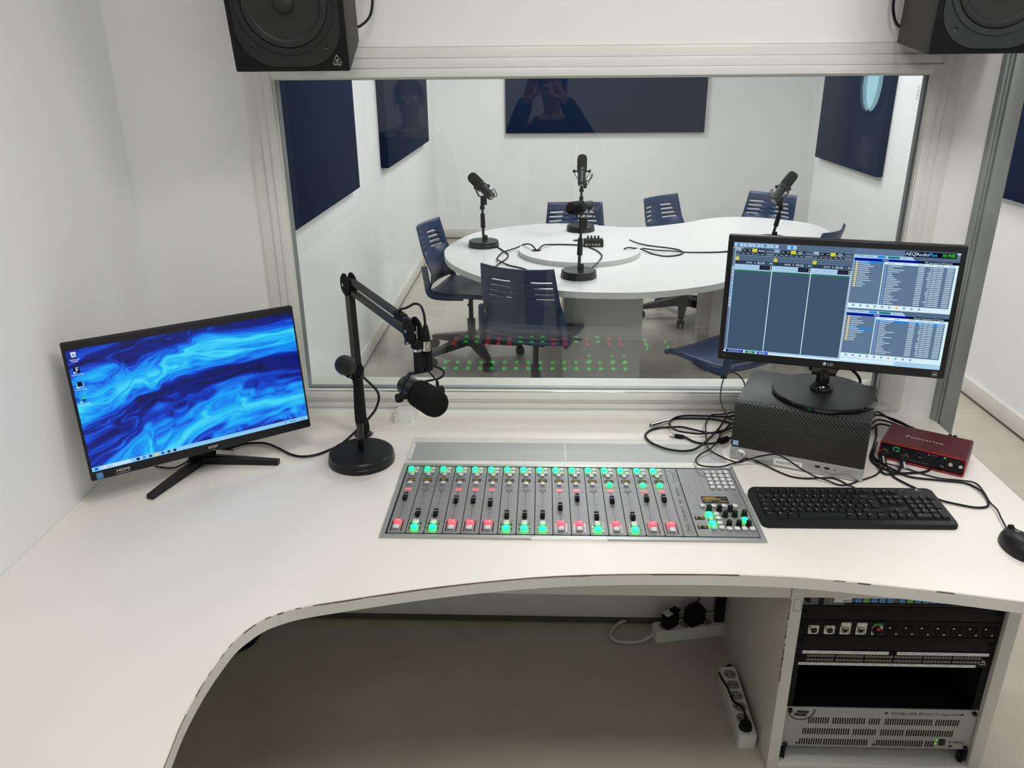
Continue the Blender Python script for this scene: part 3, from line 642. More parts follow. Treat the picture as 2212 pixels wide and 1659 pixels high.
for i in range(16):
    x0 = 0.0152 + i * 0.04275
    b = MB('cgrey'); b.prism(rrect(0.0405, 0.326, 0.004, 3, 0.0203, 0.1815), 0.0022, Z0)
    b.m('cink'); zz = Z0 + 0.00025
    b.rect(0.0172, 0.0182, 0.080, 0.2045, zz); b.prism(circ(0.0026, 14, 0.0177, 0.2075), Z0, zz); b.prism(circ(0.0026, 14, 0.0177, 0.0795), Z0, zz)
    for k in range(11):
        v = 0.092 + k * 0.0102; l = 0.0052 if k % 3 else 0.0075
        b.rect(0.0177 + 0.003, 0.0177 + 0.003 + l, v, v + 0.0006, zz); b.rect(0.0177 - 0.003 - l, 0.0177 - 0.003, v, v + 0.0006, zz)
    for v in (0.0735, 0.2145, 0.2395): b.rect(0.003, 0.0375, v, v + 0.0005, zz)
    for a, c_, v in ((0.004, 0.004, 0.265), (0.036, 0.036, 0.265)): b.rect(a, a + 0.0005, 0.262, 0.288, zz)
    b.rect(0.004, 0.0365, 0.2875, 0.288, zz); b.rect(0.004, 0.0365, 0.262, 0.2625, zz)
    for k in range(5): b.rect(0.006 + k * 0.0048, 0.006 + k * 0.0048 + 0.0035, 0.2345, 0.2353, zz)
    b.m('cgrey')
    s = b.build('channel_strip', con, 40, (x0, 0, 0))
    key('source_button', 'gkey', 0.0138, 0.0138, 0.0075, s, (0.0093, 0.3275, Z0))['label'] = 'green lit button'
    key('source_button', 'gkey2', 0.0118, 0.0110, 0.0065, s, (0.0087, 0.3085, Z0))
    key('source_button', 'key', 0.0118, 0.0120, 0.0065, s, (0.0252, 0.3285, Z0)); key('source_button', 'key', 0.0118, 0.0110, 0.0065, s, (0.0248, 0.3095, Z0))
    key('select_button', 'key', 0.0120, 0.0115, 0.0065, s, (0.0168, 0.2955, Z0))
    b = MB('oled'); b.bb(-0.0115, 0.0115, -0.0062, 0.0062, 0, 0.0012); b.m('yel'); b.text(NAMES[i], 0.0062, 0, -0.0018, 0.0014, sx=0.95); b.rect(-0.001, 0.001, 0.0025, 0.004, 0.0014); b.build('name_display', s, loc=(0.0178, 0.2718, Z0))
    lit = i in (12, 14, 15)
    o = key('cue_button', 'gkey' if lit else 'key', 0.0128, 0.0122, 0.0065, s, (0.0174, 0.2515, Z0))
    if lit: o['label'] = 'green lit button'
    b = MB('rlamp' if LIT[i] else 'cgrey'); b.prism(rrect(0.0165, 0.0088, 0.0018, 3), 0, 0.0009); b.m('ink' if LIT[i] else 'cink'); b.text('ON AIR', 0.0052, 0, 0, 0.0011)
    if not LIT[i]: b.ring(rrect(0.0168, 0.0091, 0.0018, 3), rrect(0.0160, 0.0083, 0.0016, 3), 0.0009, 0.0011)
    o = b.build('on_air_lamp', s, loc=(0.0181, 0.2215, Z0))
    if LIT[i]: o['label'] = 'red lit ON AIR lamp'
    b = MB('blackm'); b.box((0, 0, 0.0062), (0.0108, 0.026, 0.0095), 0.0018); b.box((0, 0, 0.0005), (0.0016, 0.006, 0.004)); b.m('paper'); b.box((0, 0.0012, 0.0110), (0.0108, 0.0010, 0.0004)); b.build('fader_knob', s, loc=(0.0177, FV[i], Z0))
    on, off = ('rkey', 'key') if LIT[i] else ('key', 'gkey')
    key('on_button', on, 0.0155, 0.0145, 0.008, s, (0.0177, 0.0615, Z0)); key('off_button', off, 0.0155, 0.0150, 0.008, s, (0.0177, 0.0385, Z0))
    for sx in (0.0058, 0.0302):
        b = MB('leddark'); b.prism(rrect(0.0030, 0.047, 0.0014, 2), 0, 0.001); b.m('rled' if LIT[i] else 'gled')
        for q in ((0.020,) if LIT[i] else (0.018, -0.002, -0.021)): b.prism(circ(0.0021, 10, 0, q), 0.001, 0.0016)
        if LIT[i]:
            b.m('leddark')
        b.build('light_column', s, loc=(sx, 0.0485, Z0))
b = MB('cgrey'); b.prism(rrect(0.0285, 0.326, 0.002, 2, 0, 0.1815), 0.0022, Z0); b.m('cink')
zz = Z0 + 0.0003
b.text('AEQ', 0.013, 0.001, 0.058, zz, rot=R(90), sx=1.1); b.text('FORUM IP', 0.012, 0.001, 0.116, zz, rot=R(90), sx=1.35); b.text('SPLIT', 0.0105, 0.001, 0.174, zz, rot=R(90), sx=1.0); b.text('Digital Mixer', 0.0085, 0.001, 0.221, zz, rot=R(90))
b.ring(circ(0.0075, 24, 0, 0.036), circ(0.0066, 24, 0, 0.036), Z0, zz); b.text('≡', 0.011, 0, 0.036, zz, rot=R(90))
arc = [(0.0235 * math.cos(R(a)), 0.030 * math.sin(R(a))) for a in range(-75, 86, 8)]
for p, q in zip(arc, arc[1:]): b.bar((p[0] - 0.0115, p[1] + 0.301, zz), (q[0] - 0.0115, q[1] + 0.301, zz), 0.0009, 0.0003)
b.rect(0.0015, 0.003, 0.285, 0.315, zz); b.rect(0.0085, 0.0089, 0.03, 0.26, zz); b.rect(0.0112, 0.0116, 0.03, 0.26, zz)
b.build('logo_panel', con, 40, (0.7130, 0, 0))
cp = MB('cgrey'); cp.prism(rrect(0.139, 0.326, 0.002, 2, 0.0695, 0.1815), 0.0022, Z0); cp.m('cink')
for x in (0.012, 0.028, 0.046, 0.062):
    for k in range(14): cp.rect(x - (0.0025 if k % 4 == 0 else 0.0012), x + (0.0025 if k % 4 == 0 else 0.0012), 0.2255 + k * 0.0072, 0.2259 + k * 0.0072, zz)
for x in (0.0195, 0.037, 0.054): cp.rect(x, x + 0.0004, 0.216, 0.335, zz)
for r in ((0.003, 0.137, 0.2105, 0.2110), (0.012, 0.120, 0.1560, 0.1565), (0.004, 0.030, 0.112, 0.1125), (0.004, 0.030, 0.071, 0.0715), (0.03, 0.137, 0.0755, 0.076), (0.026, 0.0265, 0.150, 0.206), (0.125, 0.1255, 0.150, 0.206)): cp.rect(*r, zz)
for p in ((0.046, 0.131), (0.070, 0.131), (0.096, 0.131), (0.079, 0.105), (0.102, 0.107), (0.125, 0.110), (0.079, 0.064), (0.102, 0.064), (0.125, 0.065)): cp.ring(circ(0.0085, 20, *p), circ(0.0080, 20, *p), Z0, zz)
cp.m('yel'); cp.rect(0.014, 0.020, 0.2285, 0.2292, zz); cp.rect(0.025, 0.031, 0.2285, 0.2292, zz)
cp = cp.build('control_panel', con, 40, (0.7300, 0, 0))
for r in range(5):
    for c in range(4): key('memory_button', 'key', 0.0120, 0.0118, 0.0065, cp, (0.0755 + c * 0.0168 + 0.0, 0.3225 - r * 0.0201, Z0))
b = MB('oled'); b.bb(-0.032, 0.032, -0.016, 0.016, 0, 0.0012); b.m('yel'); b.text('AEQ', 0.0085, -0.006, 0.0085, 0.0014, sx=1.2); b.text('FORUM', 0.0085, -0.002, 0.0005, 0.0014, sx=1.15); b.text('10:12:30', 0.0062, 0.019, -0.009, 0.0014); b.rect(-0.027, -0.010, -0.0085, -0.0070, 0.0014)
b.ring(circ(0.0066, 20, -0.021, 0.0045), circ(0.0056, 20, -0.021, 0.0045), 0.0012, 0.0014); b.text('≋', 0.010, -0.021, 0.0045, 0.0014); b.build('display', cp, loc=(0.0697, 0.183, Z0))
for x in (0.0335, 0.0605, 0.0852, 0.112): key('soft_button', 'key', 0.0125, 0.0118, 0.0065, cp, (x, 0.1505, Z0))
kb_ = MB('blackm'); kb_.lathe([(0.0070, 0), (0.0070, 0.003), (0.0062, 0.004), (0.0058, 0.014), (0.0046, 0.0155), (0.0, 0.0158)], None, 20); kb_.m('paper'); kb_.bar((0, -0.001, 0.0157), (0, -0.0058, 0.0143), 0.0008, 0.0004)
kn = kb_.build('rotary_knob', cp, loc=(0.0453, 0.131, Z0))
for p in ((0.0700, 0.131), (0.0957, 0.131), (0.0787, 0.1055), (0.1016, 0.107), (0.1246, 0.1095), (0.0791, 0.0635), (0.1016, 0.0640), (0.1243, 0.0645)): dup_child(kn, cp, (*p, Z0))
for k, (y, g) in enumerate(((0.1110, 1), (0.0925, 0), (0.0700, 1), (0.0500, 0))):
    key('monitor_button', 'gkey' if g else 'gkey2', 0.0138 if g else 0.0120, 0.0150 if g else 0.0118, 0.0075, cp, (0.0418, y, Z0)); key('monitor_button', 'key', 0.0125, 0.0118, 0.0065, cp, (0.0600, y + 0.002, Z0))
key('monitor_button', 'gkey', 0.0120, 0.0130, 0.0075, cp, (0.1215, 0.0880, Z0))
for x in (0.0767, 0.0940, 0.1112, 0.1292): key('talk_button', 'key', 0.0135, 0.0125, 0.007, cp, (x, 0.0478, Z0))
for y in (0.0965, 0.0565):
    b = MB('oled'); b.bb(-0.0115, 0.0115, -0.0062, 0.0062, 0, 0.0012); b.m('yel'); b.rect(-0.008, -0.0065, -0.003, 0.004, 0.0014); b.rect(-0.0065, -0.003, 0.0028, 0.004, 0.0014); b.rect(0.003, 0.0075, 0.0015, 0.004, 0.0014); b.rect(0.0045, 0.0085, -0.004, -0.002, 0.0014); b.build('small_display', cp, loc=(0.0170, y, Z0))
# plastic covered strip behind the console
st = thing('plastic_cover_strip', 'clear plastic cover strip over grey panel behind the mixing console', 'cover', (CX, CY, T + 0.0005))
b = MB('sheet'); b.bb(0.0005, 0.8755, CD + 0.0015, 0.5275, 0, 0.0022, 0.0008); b.m('seam')
b.build('sheet', st)
b = MB('sheetg'); b.bb(0.006, 0.873, 0.3850, 0.4965, 0.0022, 0.0028); b.m('sheet'); b.bb(0.4365, 0.4385, CD + 0.003, 0.527, 0.0024, 0.0032); b.bb(0.006, 0.014, 0.39, 0.49, 0.0028, 0.0031); b.build('backing_panel', st)

# ------------------------------------------------------------------ computer case with the monitor on it
PY = R(-23.5); CP = Matrix.Translation((0.5506, -0.2812, T)) @ Matrix.Rotation(PY, 4, 'Z')
W, DP, HP_ = 0.338, 0.274, 0.1685
pc = thing('desktop_computer', 'black desktop computer case lying on its side under the monitor', 'computer', CP.translation, PY)
MB('pcg').bb(0, W, 0.016, DP, 0.004, HP_, 0.006).build('case', pc)
b = MB('grille'); b.box((W / 2, 0.010, 0.1025), (W - 0.001, 0.020, 0.131), 0.005); b.m('blackm'); b.ring(rrect(0.14, 0.042, 0.002, 2, 0.255, 0.128), rrect(0.139, 0.041, 0.002, 2, 0.255, 0.128), 0, 0.0006, FR); b.build('front_grille', pc)
b = MB('silver'); b.box((W / 2, 0.010, 0.0195), (W - 0.001, 0.020, 0.037), 0.004); b.m('cavity')
for x in (0.227, 0.250): b.box((x, 0.0, 0.024), (0.0125, 0.001, 0.0058))
b.cyl((0.2705, -0.0003, 0.023), (0.2705, 0.001, 0.023), 0.0018, n=12)
b.m('seam'); b.ring(rrect(0.019, 0.009, 0.001, 2, 0.297, 0.022), rrect(0.0182, 0.0082, 0.001, 2, 0.297, 0.022), 0, 0.0004, FR); b.rect(0.206, 0.212, 0.024, 0.0246, 0.0004, FR)
b.build('front_strip', pc)
b = FL('paper'); b.prism(circ(0.0118, 28), 0, 0.0002); b.m('ink'); b.text('hp', 0.017, 0, 0.0005, 0.0005, sx=1.0); b.build('maker_emblem', pc, xf=Matrix.Translation((0.030, -0.0004, 0.0215)) @ FR)
b = FL('devg'); b.text('P R O D E S K', 0.0048, 0, 0, 0, sx=1.25); b.build('lettering', pc, xf=Matrix.Translation((0.079, -0.0004, 0.0215)) @ FR)
b = FL('paper'); b.rect(-0.036, 0.036, -0.0095, 0.0095, 0); b.m('ink'); b.text('AUDIOPLUS05', 0.0115, 0, -0.0005, 0.0003, sx=0.82); b.build('name_label', pc, xf=Matrix.Translation((0.153, -0.0005, 0.0165)) @ FR)['label'] = 'white paper name label'
b = FL('stkb'); b.rect(-0.0082, 0.0082, -0.0078, 0.0078, 0); b.m('stkw'); b.rect(-0.0066, 0.0066, -0.0060, 0.0062, 0.0003); b.m('stkb'); b.text('intel', 0.0048, 0, 0.0022, 0.0006); b.text('CORE', 0.0036, 0, -0.0022, 0.0006); b.build('sticker', pc, xf=Matrix.Translation((0.0135, -0.0004, 0.0505)) @ FR)
for x in (0.03, W - 0.03):
    MB('blackm').bb(x - 0.012, x + 0.012, 0.03, 0.24, 0, 0.0045).build('foot', pc)

LY = R(-15.1); LM = Matrix.Translation((0.800, -0.230, T + HP_)) @ Matrix.Rotation(LY, 4, 'Z')
lg = thing('computer_monitor', 'black widescreen monitor with audio software standing on the computer case', 'monitor', LM.translation, LY)
b = MB('blackg'); b.lathe([(0.128, 0), (0.135, 0.003), (0.135, 0.009), (0.131, 0.0125)], None, 64, cap1=False); b.m('brush'); b.lathe([(0.131, 0.0125), (0.127, 0.0130), (0.0001, 0.0132)], None, 64, cap0=False)
b.build('base', lg)
LC = LM.inverted() @ Vector((0.782, -0.2689, T + 0.4292))
LT = Matrix.Translation(LC) @ Matrix.Rotation(R(-3.3), 4, 'X')
b = MB('blackg'); b.lathe([(0.030, 0.0135), (0.030, 0.022), (0.026, 0.030), (0.018, 0.036), (0.017, 0.075)], Matrix.Translation((LC.x, 0.004, 0)), 32); b.bar((LC.x, 0.006, 0.06), (LC.x, LC.y + 0.045, 0.135), 0.06, 0.03); b.build('neck', lg)
LW, LH = 0.555, 0.3345
b = MB('bezel'); b.box((0, 0.013, 0), (LW, 0.026, LH), 0.004, seg=3); b.box((0, 0.035, -0.02), (0.36, 0.03, 0.2), 0.012)
b.build('bezel', lg, xf=LT)
SC = Matrix.Translation((0, -0.0008, 0.003)) @ FR          # screen drawing: x right, y up
SW, SH = 0.527, 0.2935
S = FL(emis(86, 108, 134)); S.rect(-SW / 2, SW / 2, -SH / 2, SH / 2, 0)
def q(u0, v0, u1, v1, m, lay=1):
    S.m(m); S.rect(-SW / 2 + u0 * SW, -SW / 2 + u1 * SW, SH / 2 - v1 * SH, SH / 2 - v0 * SH, lay * 0.00012)
def tx(s_, h, u, v, m, lay=4, sx=1.0):
    S.m(m); S.text(s_, h, -SW / 2 + u * SW, SH / 2 - v * SH, lay * 0.00012, sx=sx)
sl = emis(64, 86, 108); pale = emis(168, 205, 232); wht = emis(214, 240, 250); blk = emis(14, 18, 28); nav = emis(6, 12, 44); blu = emis(8, 20, 150); yl = emis(232, 226, 40); dkl = emis(44, 60, 82); sky = emis(30, 135, 225); grn = emis(16, 130, 70); lgr = emis(132, 156, 184); mid = emis(96, 120, 148); bluL = emis(70, 120, 200); gn2 = emis(60, 255, 60); org = emis(240, 180, 60); cyl_ = emis(60, 190, 250); fold = emis(225, 215, 150)
for k in range(5): q(0.004 + k * 0.0415, 0.008, 0.0435 + k * 0.0415, 0.040, pale); q(0.017 + k * 0.0415, 0.013, 0.029 + k * 0.0415, 0.034, bluL if k in (0, 3) else lgr, 2)
q(0.250, 0.010, 0.292, 0.043, pale); q(0.264, 0.015, 0.277, 0.039, sky, 2)
q(0.0, 0.045, 0.012, 0.97, mid); q(0.0, 0.05, 0.05, 0.054, wht, 2); q(0.012, 0.045, 0.0135, 0.965, wht, 2)
for k in range(11): q(0.001, 0.215 + k * 0.034, 0.0115, 0.241 + k * 0.034, pale, 2); q(0.003, 0.221 + k * 0.034, 0.0095, 0.235 + k * 0.034, bluL if k in (3, 5, 6, 7) else lgr, 3)
for c in range(3):
    a = 0.015 + c * 0.1785
    q(a, 0.052, a + 0.022, 0.058, wht, 2); q(a, 0.066, a + 0.024, 0.072, wht, 2)
    q(a + 0.027, 0.057, a + 0.174, 0.083, dkl); q(a + 0.029, 0.059, a + 0.050, 0.080, blk, 2); q(a + 0.052, 0.059, a + 0.073, 0.080, blk, 2); q(a + 0.0745, 0.055, a + 0.098, 0.081, yl, 2); tx('Audio', 0.0042, a + 0.086, 0.069, blk, 5)
    q(a + 0.033, 0.067, a + 0.045, 0.071, wht, 3); q(a + 0.057, 0.067, a + 0.069, 0.071, wht, 3)
    q(a + 0.099, 0.052, a + 0.137, 0.086, nav, 2)
    if c == 0: tx('AEQ', 0.0078, a + 0.121, 0.070, wht, 4); tx('≋', 0.0075, a + 0.106, 0.070, wht, 4)
    else:
        S.m(wht); cu, cv = -SW / 2 + (a + 0.118) * SW, SH / 2 - 0.086 * SH
        S.ring([(0.0085 * math.cos(R(t_)), 0.0085 * math.sin(R(t_))) for t_ in range(0, 181, 12)], [(0.0073 * math.cos(R(t_)), 0.0073 * math.sin(R(t_))) for t_ in range(0, 181, 12)], 0.0003, 0.0005, Matrix.Translation((cu, cv, 0))); q(a + 0.112, 0.070, a + 0.124, 0.074, wht, 4); q(a + 0.111, 0.078, a + 0.125, 0.082, wht, 4)
    tx('00:00:00/0', 0.0040, a + 0.157, 0.072, wht, 4); tx('00:00:00/0', 0.0040, a + 0.157, 0.098, wht, 4)
    for k in range(6): q(a + 0.002 + k * 0.0225, 0.088, a + 0.0225 + k * 0.0225, 0.108, blk, 2); q(a + 0.006 + k * 0.0225, 0.096, a + 0.018 + k * 0.0225, 0.100, wht, 3)
    q(a + 0.137, 0.088, a + 0.174, 0.108, dkl, 2)
    q(a, 0.112, a + 0.174, 0.113, wht, 2); tx('1', 0.006, a + 0.007, 0.118, wht, 3); q(a, 0.141, a + 0.174, 0.1425, blk, 2); q(a, 0.118, a + 0.174, 0.1195, blk, 2)
    q(a + 0.001, 0.130, a + 0.017, 0.158, yl, 3); tx('ON', 0.0042, a + 0.009, 0.144, blk, 5)
    q(a, 0.160, a + 0.174, 0.190, dkl); tx('00:00', 0.0060, a + 0.066, 0.176, wht, 4, 1.1); q(a + 0.089, 0.173, a + 0.096, 0.179, wht, 3); tx('00:00', 0.0080, a + 0.122, 0.176, wht, 4, 1.1); tx(str(c + 1), 0.005, a + 0.152, 0.176, wht, 4); q(a + 0.159, 0.167, a + 0.174, 0.183, lgr, 3)
    q(a, 0.194, a + 0.116, 0.233, pale, 2)
    for k in (0.048, 0.070, 0.092): q(a + k, 0.194, a + k + 0.001, 0.233, lgr, 3)
    for k in (0.024, 0.059, 0.081, 0.104): q(a + k - 0.004, 0.212, a + k + 0.004, 0.216, mid, 3)
    for k in (0.118, 0.141): q(a + k, 0.196, a + k + 0.021, 0.231, blk, 2); q(a + k + 0.0065, 0.206, a + k + 0.0145, 0.221, dkl, 3); q(a + k + 0.009, 0.210, a + k + 0.012, 0.217, emis(180, 60, 60), 4)
    q(a + 0.163, 0.196, a + 0.174, 0.231, blk, 2); q(a + 0.166, 0.201, a + 0.171, 0.210, wht, 3); q(a + 0.166, 0.218, a + 0.171, 0.227, wht, 3)
    q(a, 0.234, a + 0.174, 0.243, pale, 2); q(a, 0.243, a + 0.174, 0.968, sl, 2); q(a, 0.2465, a + 0.174, 0.2505, grn, 3); q(a, 0.2545, a + 0.174, 0.2575, grn, 3); q(a + 0.004, 0.2395, a + 0.011, 0.2435, wht, 4)
    q(a + 0.1745, 0.195, a + 0.178, 0.968, wht, 2)
q(0.005, 0.970, 0.555, 0.985, pale); q(0.0, 0.985, 0.555, 1.0, wht)
q(0.010, 0.976, 0.096, 0.998, blu, 2); tx('AutomaticAudio ok', 0.0042, 0.055, 0.987, wht, 4); q(0.106, 0.976, 0.154, 0.998, grn, 2); q(0.118, 0.985, 0.141, 0.990, wht, 3); q(0.162, 0.976, 0.216, 0.998, emis(20, 60, 200), 2); q(0.17, 0.985, 0.205, 0.990, wht, 3)
# the two file panes
rr = random.Random(11)
def pane(v0, v1, sel_t, sel_l, title):
    u0, u1 = 0.5535, 1.0
    q(u0, v0, 0.80, v0 + 0.028, pale, 2); q(u0 + 0.012, v0 + 0.006, u0 + 0.040, v0 + 0.012, lgr, 3); q(u0 + 0.052, v0 + 0.008, u0 + 0.080, v0 + 0.014, lgr, 3); q(u0 + 0.10, v0 + 0.004, u0 + 0.135, v0 + 0.022, sky, 3); q(u0 + 0.145, v0 + 0.004, u0 + 0.195, v0 + 0.022, emis(20, 120, 130), 3); q(u0 + 0.205, v0 + 0.008, u0 + 0.225, v0 + 0.014, lgr, 3)
    S.m(pale); x_ = -SW / 2 + 0.80 * SW; y_ = SH / 2 - (v0 + 0.028) * SH; S.add([(x_, y_, 0.00024), (x_ + 0.008, y_, 0.00024), (x_, y_ + 0.028 * SH, 0.00024)], [(0, 1, 2)])
    q(u0, v0 + 0.028, 0.83, v0 + 0.050, blu, 2); tx('AUDIO', 0.0046, 0.69, v0 + 0.039, wht, 4); q(0.83, v0 + 0.028, u1, v0 + 0.050, nav, 2); tx(title, 0.0050, 0.915, v0 + 0.039, wht, 4, 0.9)
    q(u0, v0 + 0.050, 0.686, v1 - 0.055, mid, 2); q(0.686, v0 + 0.050, 0.990, v1 - 0.055, mid, 2); q(0.6845, v0 + 0.050, 0.6885, v1 - 0.055, wht, 3); q(0.690, v0 + 0.050, u1, v0 + 0.072, wht, 4); q(0.9885, v0 + 0.050, u1, v1 - 0.03, wht, 3)
    for u, w_ in ((0.700, 0.03), (0.77, 0.022), (0.83, 0.03), (0.875, 0.02), (0.91, 0.03), (0.965, 0.02)): q(u, v0 + 0.058, u + w_, v0 + 0.063, lgr, 5)
    rows = 13; y = v0 + 0.054
    for k in range(rows):
        if k == sel_t: q(u0 + 0.012 if k else u0, y - 0.001, 0.684, y + 0.0155, sky, 3)
        q(u0 + 0.010, y + 0.001, u0 + 0.021, y + 0.013, fold, 4); q(u0 + 0.003, y + 0.005, u0 + 0.006, y + 0.009, wht, 4); w_ = 0.025 + 0.045 * rr.random(); q(u0 + 0.024, y + 0.005, u0 + 0.024 + w_, y + 0.0095, wht, 4); y += 0.0172
    n = int((v1 - 0.058 - v0 - 0.074) / 0.01595); y = v0 + 0.075
    for k in range(n):
        if k == sel_l: q(0.690, y - 0.001, 0.985, y + 0.0145, sky, 3)
        q(0.693, y + 0.002, 0.701, y + 0.012, bluL, 4); q(0.695, y + 0.007, 0.699, y + 0.012, wht, 5)
        w_ = 0.02 + 0.05 * rr.random(); q(0.706, y + 0.005, 0.706 + w_, y + 0.0095, wht, 4)
        q(0.835, y + 0.0045, 0.862, y + 0.0100, wht, 4); s_ = 0.874 + 0.012 * rr.random(); q(s_, y + 0.0045, 0.893, y + 0.0100, wht, 4); q(0.896, y + 0.0045, 0.916, y + 0.0100, wht, 4); q(0.918, y + 0.0045, 0.940, y + 0.0100, wht, 4); q(0.955, y + 0.0045, 0.983, y + 0.0100, wht, 4); y += 0.01595
    q(u0, v1 - 0.055, u1, v1 - 0.012, wht, 2)
    for k in range(10): q(u0 + 0.02 + k * 0.032, v1 - 0.045, u0 + 0.03 + k * 0.032, v1 - 0.028, lgr if k != 6 else org, 3)
q(0.553, 0.0, 1.0, 0.053, mid)
q(0.768, 0.006, 0.985, 0.050, nav, 2); tx('AEQ', 0.0118, 0.792, 0.028, wht, 4); tx('+', 0.0115, 0.8145, 0.020, org, 4); tx('Audio', 0.0118, 0.8425, 0.028, wht, 4); tx('Plus', 0.0118, 0.8850, 0.028, cyl_, 4); q(0.917, 0.007, 0.984, 0.049, blk, 3); tx('10:19:00', 0.0118, 0.9505, 0.028, gn2, 5, 0.72); q(0.985, 0.006, 1.0, 0.016, wht, 2)
pane(0.053, 0.525, 0, -1, '800 espera general (105 objetos)')
pane(0.527, 0.970, 6, 0, 'Maestro Predominante (137 objetos)')
q(0.5525, 0.053, 0.5545, 0.985, wht, 4); q(0.5545, 0.958, 1.0, 1.0, pale, 3); q(0.5545, 0.962, 0.8, 0.99, wht, 4)
S.build('screen', lg, xf=LT @ SC)
b = FL('stkw'); b.text('LG', 0.0105, 0.008, -LH / 2 + 0.0125, 0); b.prism(circ(0.0046, 24, -0.006, -LH / 2 + 0.0125), 0, 0.0001); b.m('blackg'); b.ring(circ(0.0030, 20, -0.006, -LH / 2 + 0.0125), circ(0.0026, 20, -0.006, -LH / 2 + 0.0125), 0.0001, 0.0002); b.m('legend'); b.ring(rrect(0.0115, 0.0115, 0.0006, 2, LW / 2 - 0.023, -LH / 2 + 0.0125), rrect(0.0108, 0.0108, 0.0005, 2, LW / 2 - 0.023, -LH / 2 + 0.0125), 0, 0.0001)
b.text('energy', 0.0030, LW / 2 - 0.023, -LH / 2 + 0.0145, 0.0001); b.rect(LW / 2 - 0.0275, LW / 2 - 0.0185, -LH / 2 + 0.0095, -LH / 2 + 0.0115, 0.0001); b.m('devg'); b.text('LED', 0.0055, -LW / 2 + 0.016, -LH / 2 + 0.0125, 0)
b.build('lettering', lg, xf=LT @ Matrix.Translation((0, -0.0006, 0)) @ FR)
# ------------------------------------------------------------------ all-in-one computer on the left
AY = R(37.64); AM0 = Matrix.Translation((-0.868, -0.368, T)) @ Matrix.Rotation(AY, 4, 'Z')
ac = thing('all_in_one_computer', 'thin black all-in-one computer showing a blue swirl picture in the left corner', 'computer', AM0.translation, AY)
AC = AM0.inverted() @ Vector((-0.837, -0.4093, T + 0.2483)); AT = Matrix.Translation(AC) @ Matrix.Rotation(R(-8.76), 4, 'X') @ Matrix.Rotation(R(0.67), 4, 'Y')
AW, AH = 0.555, 0.3405
b = MB('black'); b.box((0, 0.009, 0), (AW, 0.018, AH), 0.004, seg=3); b.box((0, 0.024, -0.05), (0.34, 0.02, 0.18), 0.008); b.build('bezel', ac, xf=AT)
MB('swirl').rect(-0.2715, 0.2715, -0.1465, 0.1515, 0).build('screen', ac, xf=AT @ Matrix.Translation((0, -0.0006, 0)) @ FR)
F = FL(emis(140, 205, 250, 0.95)); F.rect(-0.2715, 0.2715, -0.1465, -0.1360, 0)
F.m(emis(20, 95, 205)); F.rect(-0.2655, -0.2585, -0.1445, -0.1380, 0.0002); F.m(emis(190, 226, 250)); F.prism(rrect(0.070, 0.0078, 0.0035, 4, -0.218, -0.1413), 0.0001, 0.0002); F.m(emis(60, 90, 130)); F.text('Buscar', 0.005, -0.232, -0.1413, 0.0004); F.ring(circ(0.0018, 12, -0.248, -0.141), circ(0.0013, 12, -0.248, -0.141), 0.0003, 0.0004)
tx_ = -0.168
for cc in ((20, 30, 50), (60, 140, 220), (60, 60, 90), (240, 200, 90), (20, 110, 190), (30, 60, 110), (20, 40, 80)):
    F.m(emis(*cc)); F.prism(rrect(0.0075, 0.0065, 0.0018, 3, tx_, -0.1413), 0.0001, 0.0003); tx_ += 0.0145
F.m(emis(50, 70, 110)); F.text('10:19', 0.0045, 0.2565, -0.1390, 0.0003); F.text('09/12/2024', 0.0042, 0.2555, -0.1440, 0.0003)
for x in (0.208, 0.222, 0.228, 0.234): F.prism(circ(0.0018, 10, x, -0.1413), 0.0001, 0.0003)
lw = emis(225, 235, 245)
for k, (nm, nm2) in enumerate((('Papelera de', 'reciclaje'), ('Forum Ip Mini', ''), ('Forum Screen', ''), ('Microsoft Edge', ''))):
    y = 0.139 - k * 0.036; x = -0.256
    if k == 0: F.m(emis(210, 225, 235)); F.add([(x - 0.006, y + 0.007, 0.0003), (x + 0.006, y + 0.007, 0.0003), (x + 0.0045, y - 0.005, 0.0003), (x - 0.0045, y - 0.005, 0.0003)], [(3, 2, 1, 0)]); F.m(emis(40, 120, 220)); F.prism(circ(0.0025, 12, x, y), 0.0003, 0.0005)
    if k == 1: F.m(emis(10, 20, 40)); F.rect(x - 0.0065, x + 0.0065, y - 0.0065, y + 0.0065, 0.0003); F.m(lw); F.text('F', 0.016, x + 0.001, y, 0.0005)
    if k == 2: F.m(emis(120, 190, 230)); F.rect(x - 0.008, x + 0.008, y - 0.0065, y + 0.0065, 0.0003); F.m(emis(15, 30, 50)); F.rect(x - 0.0055, x + 0.0055, y - 0.0035, y + 0.0075, 0.0004)
    if k == 3: F.m(emis(30, 150, 210)); F.prism(circ(0.0078, 24, x, y), 0.0001, 0.0003); F.m(emis(60, 220, 140)); F.prism(circ(0.0045, 20, x + 0.002, y + 0.0025), 0.0003, 0.0004); F.m(emis(10, 80, 170)); F.prism(circ(0.0042, 20, x + 0.0015, y - 0.0012), 0.0004, 0.0005)
    if k: F.m(lw); F.rect(x - 0.0075, x - 0.0035, y - 0.0075, y - 0.0035, 0.0006)
    F.m(lw); F.text(nm, 0.0052, x, y - 0.0110, 0.0004, sx=0.85)
    if nm2: F.text(nm2, 0.0052, x, y - 0.0150, 0.0004, sx=0.85)
F.build('desktop_icons', ac, xf=AT @ Matrix.Translation((0, -0.0009, 0)) @ FR)
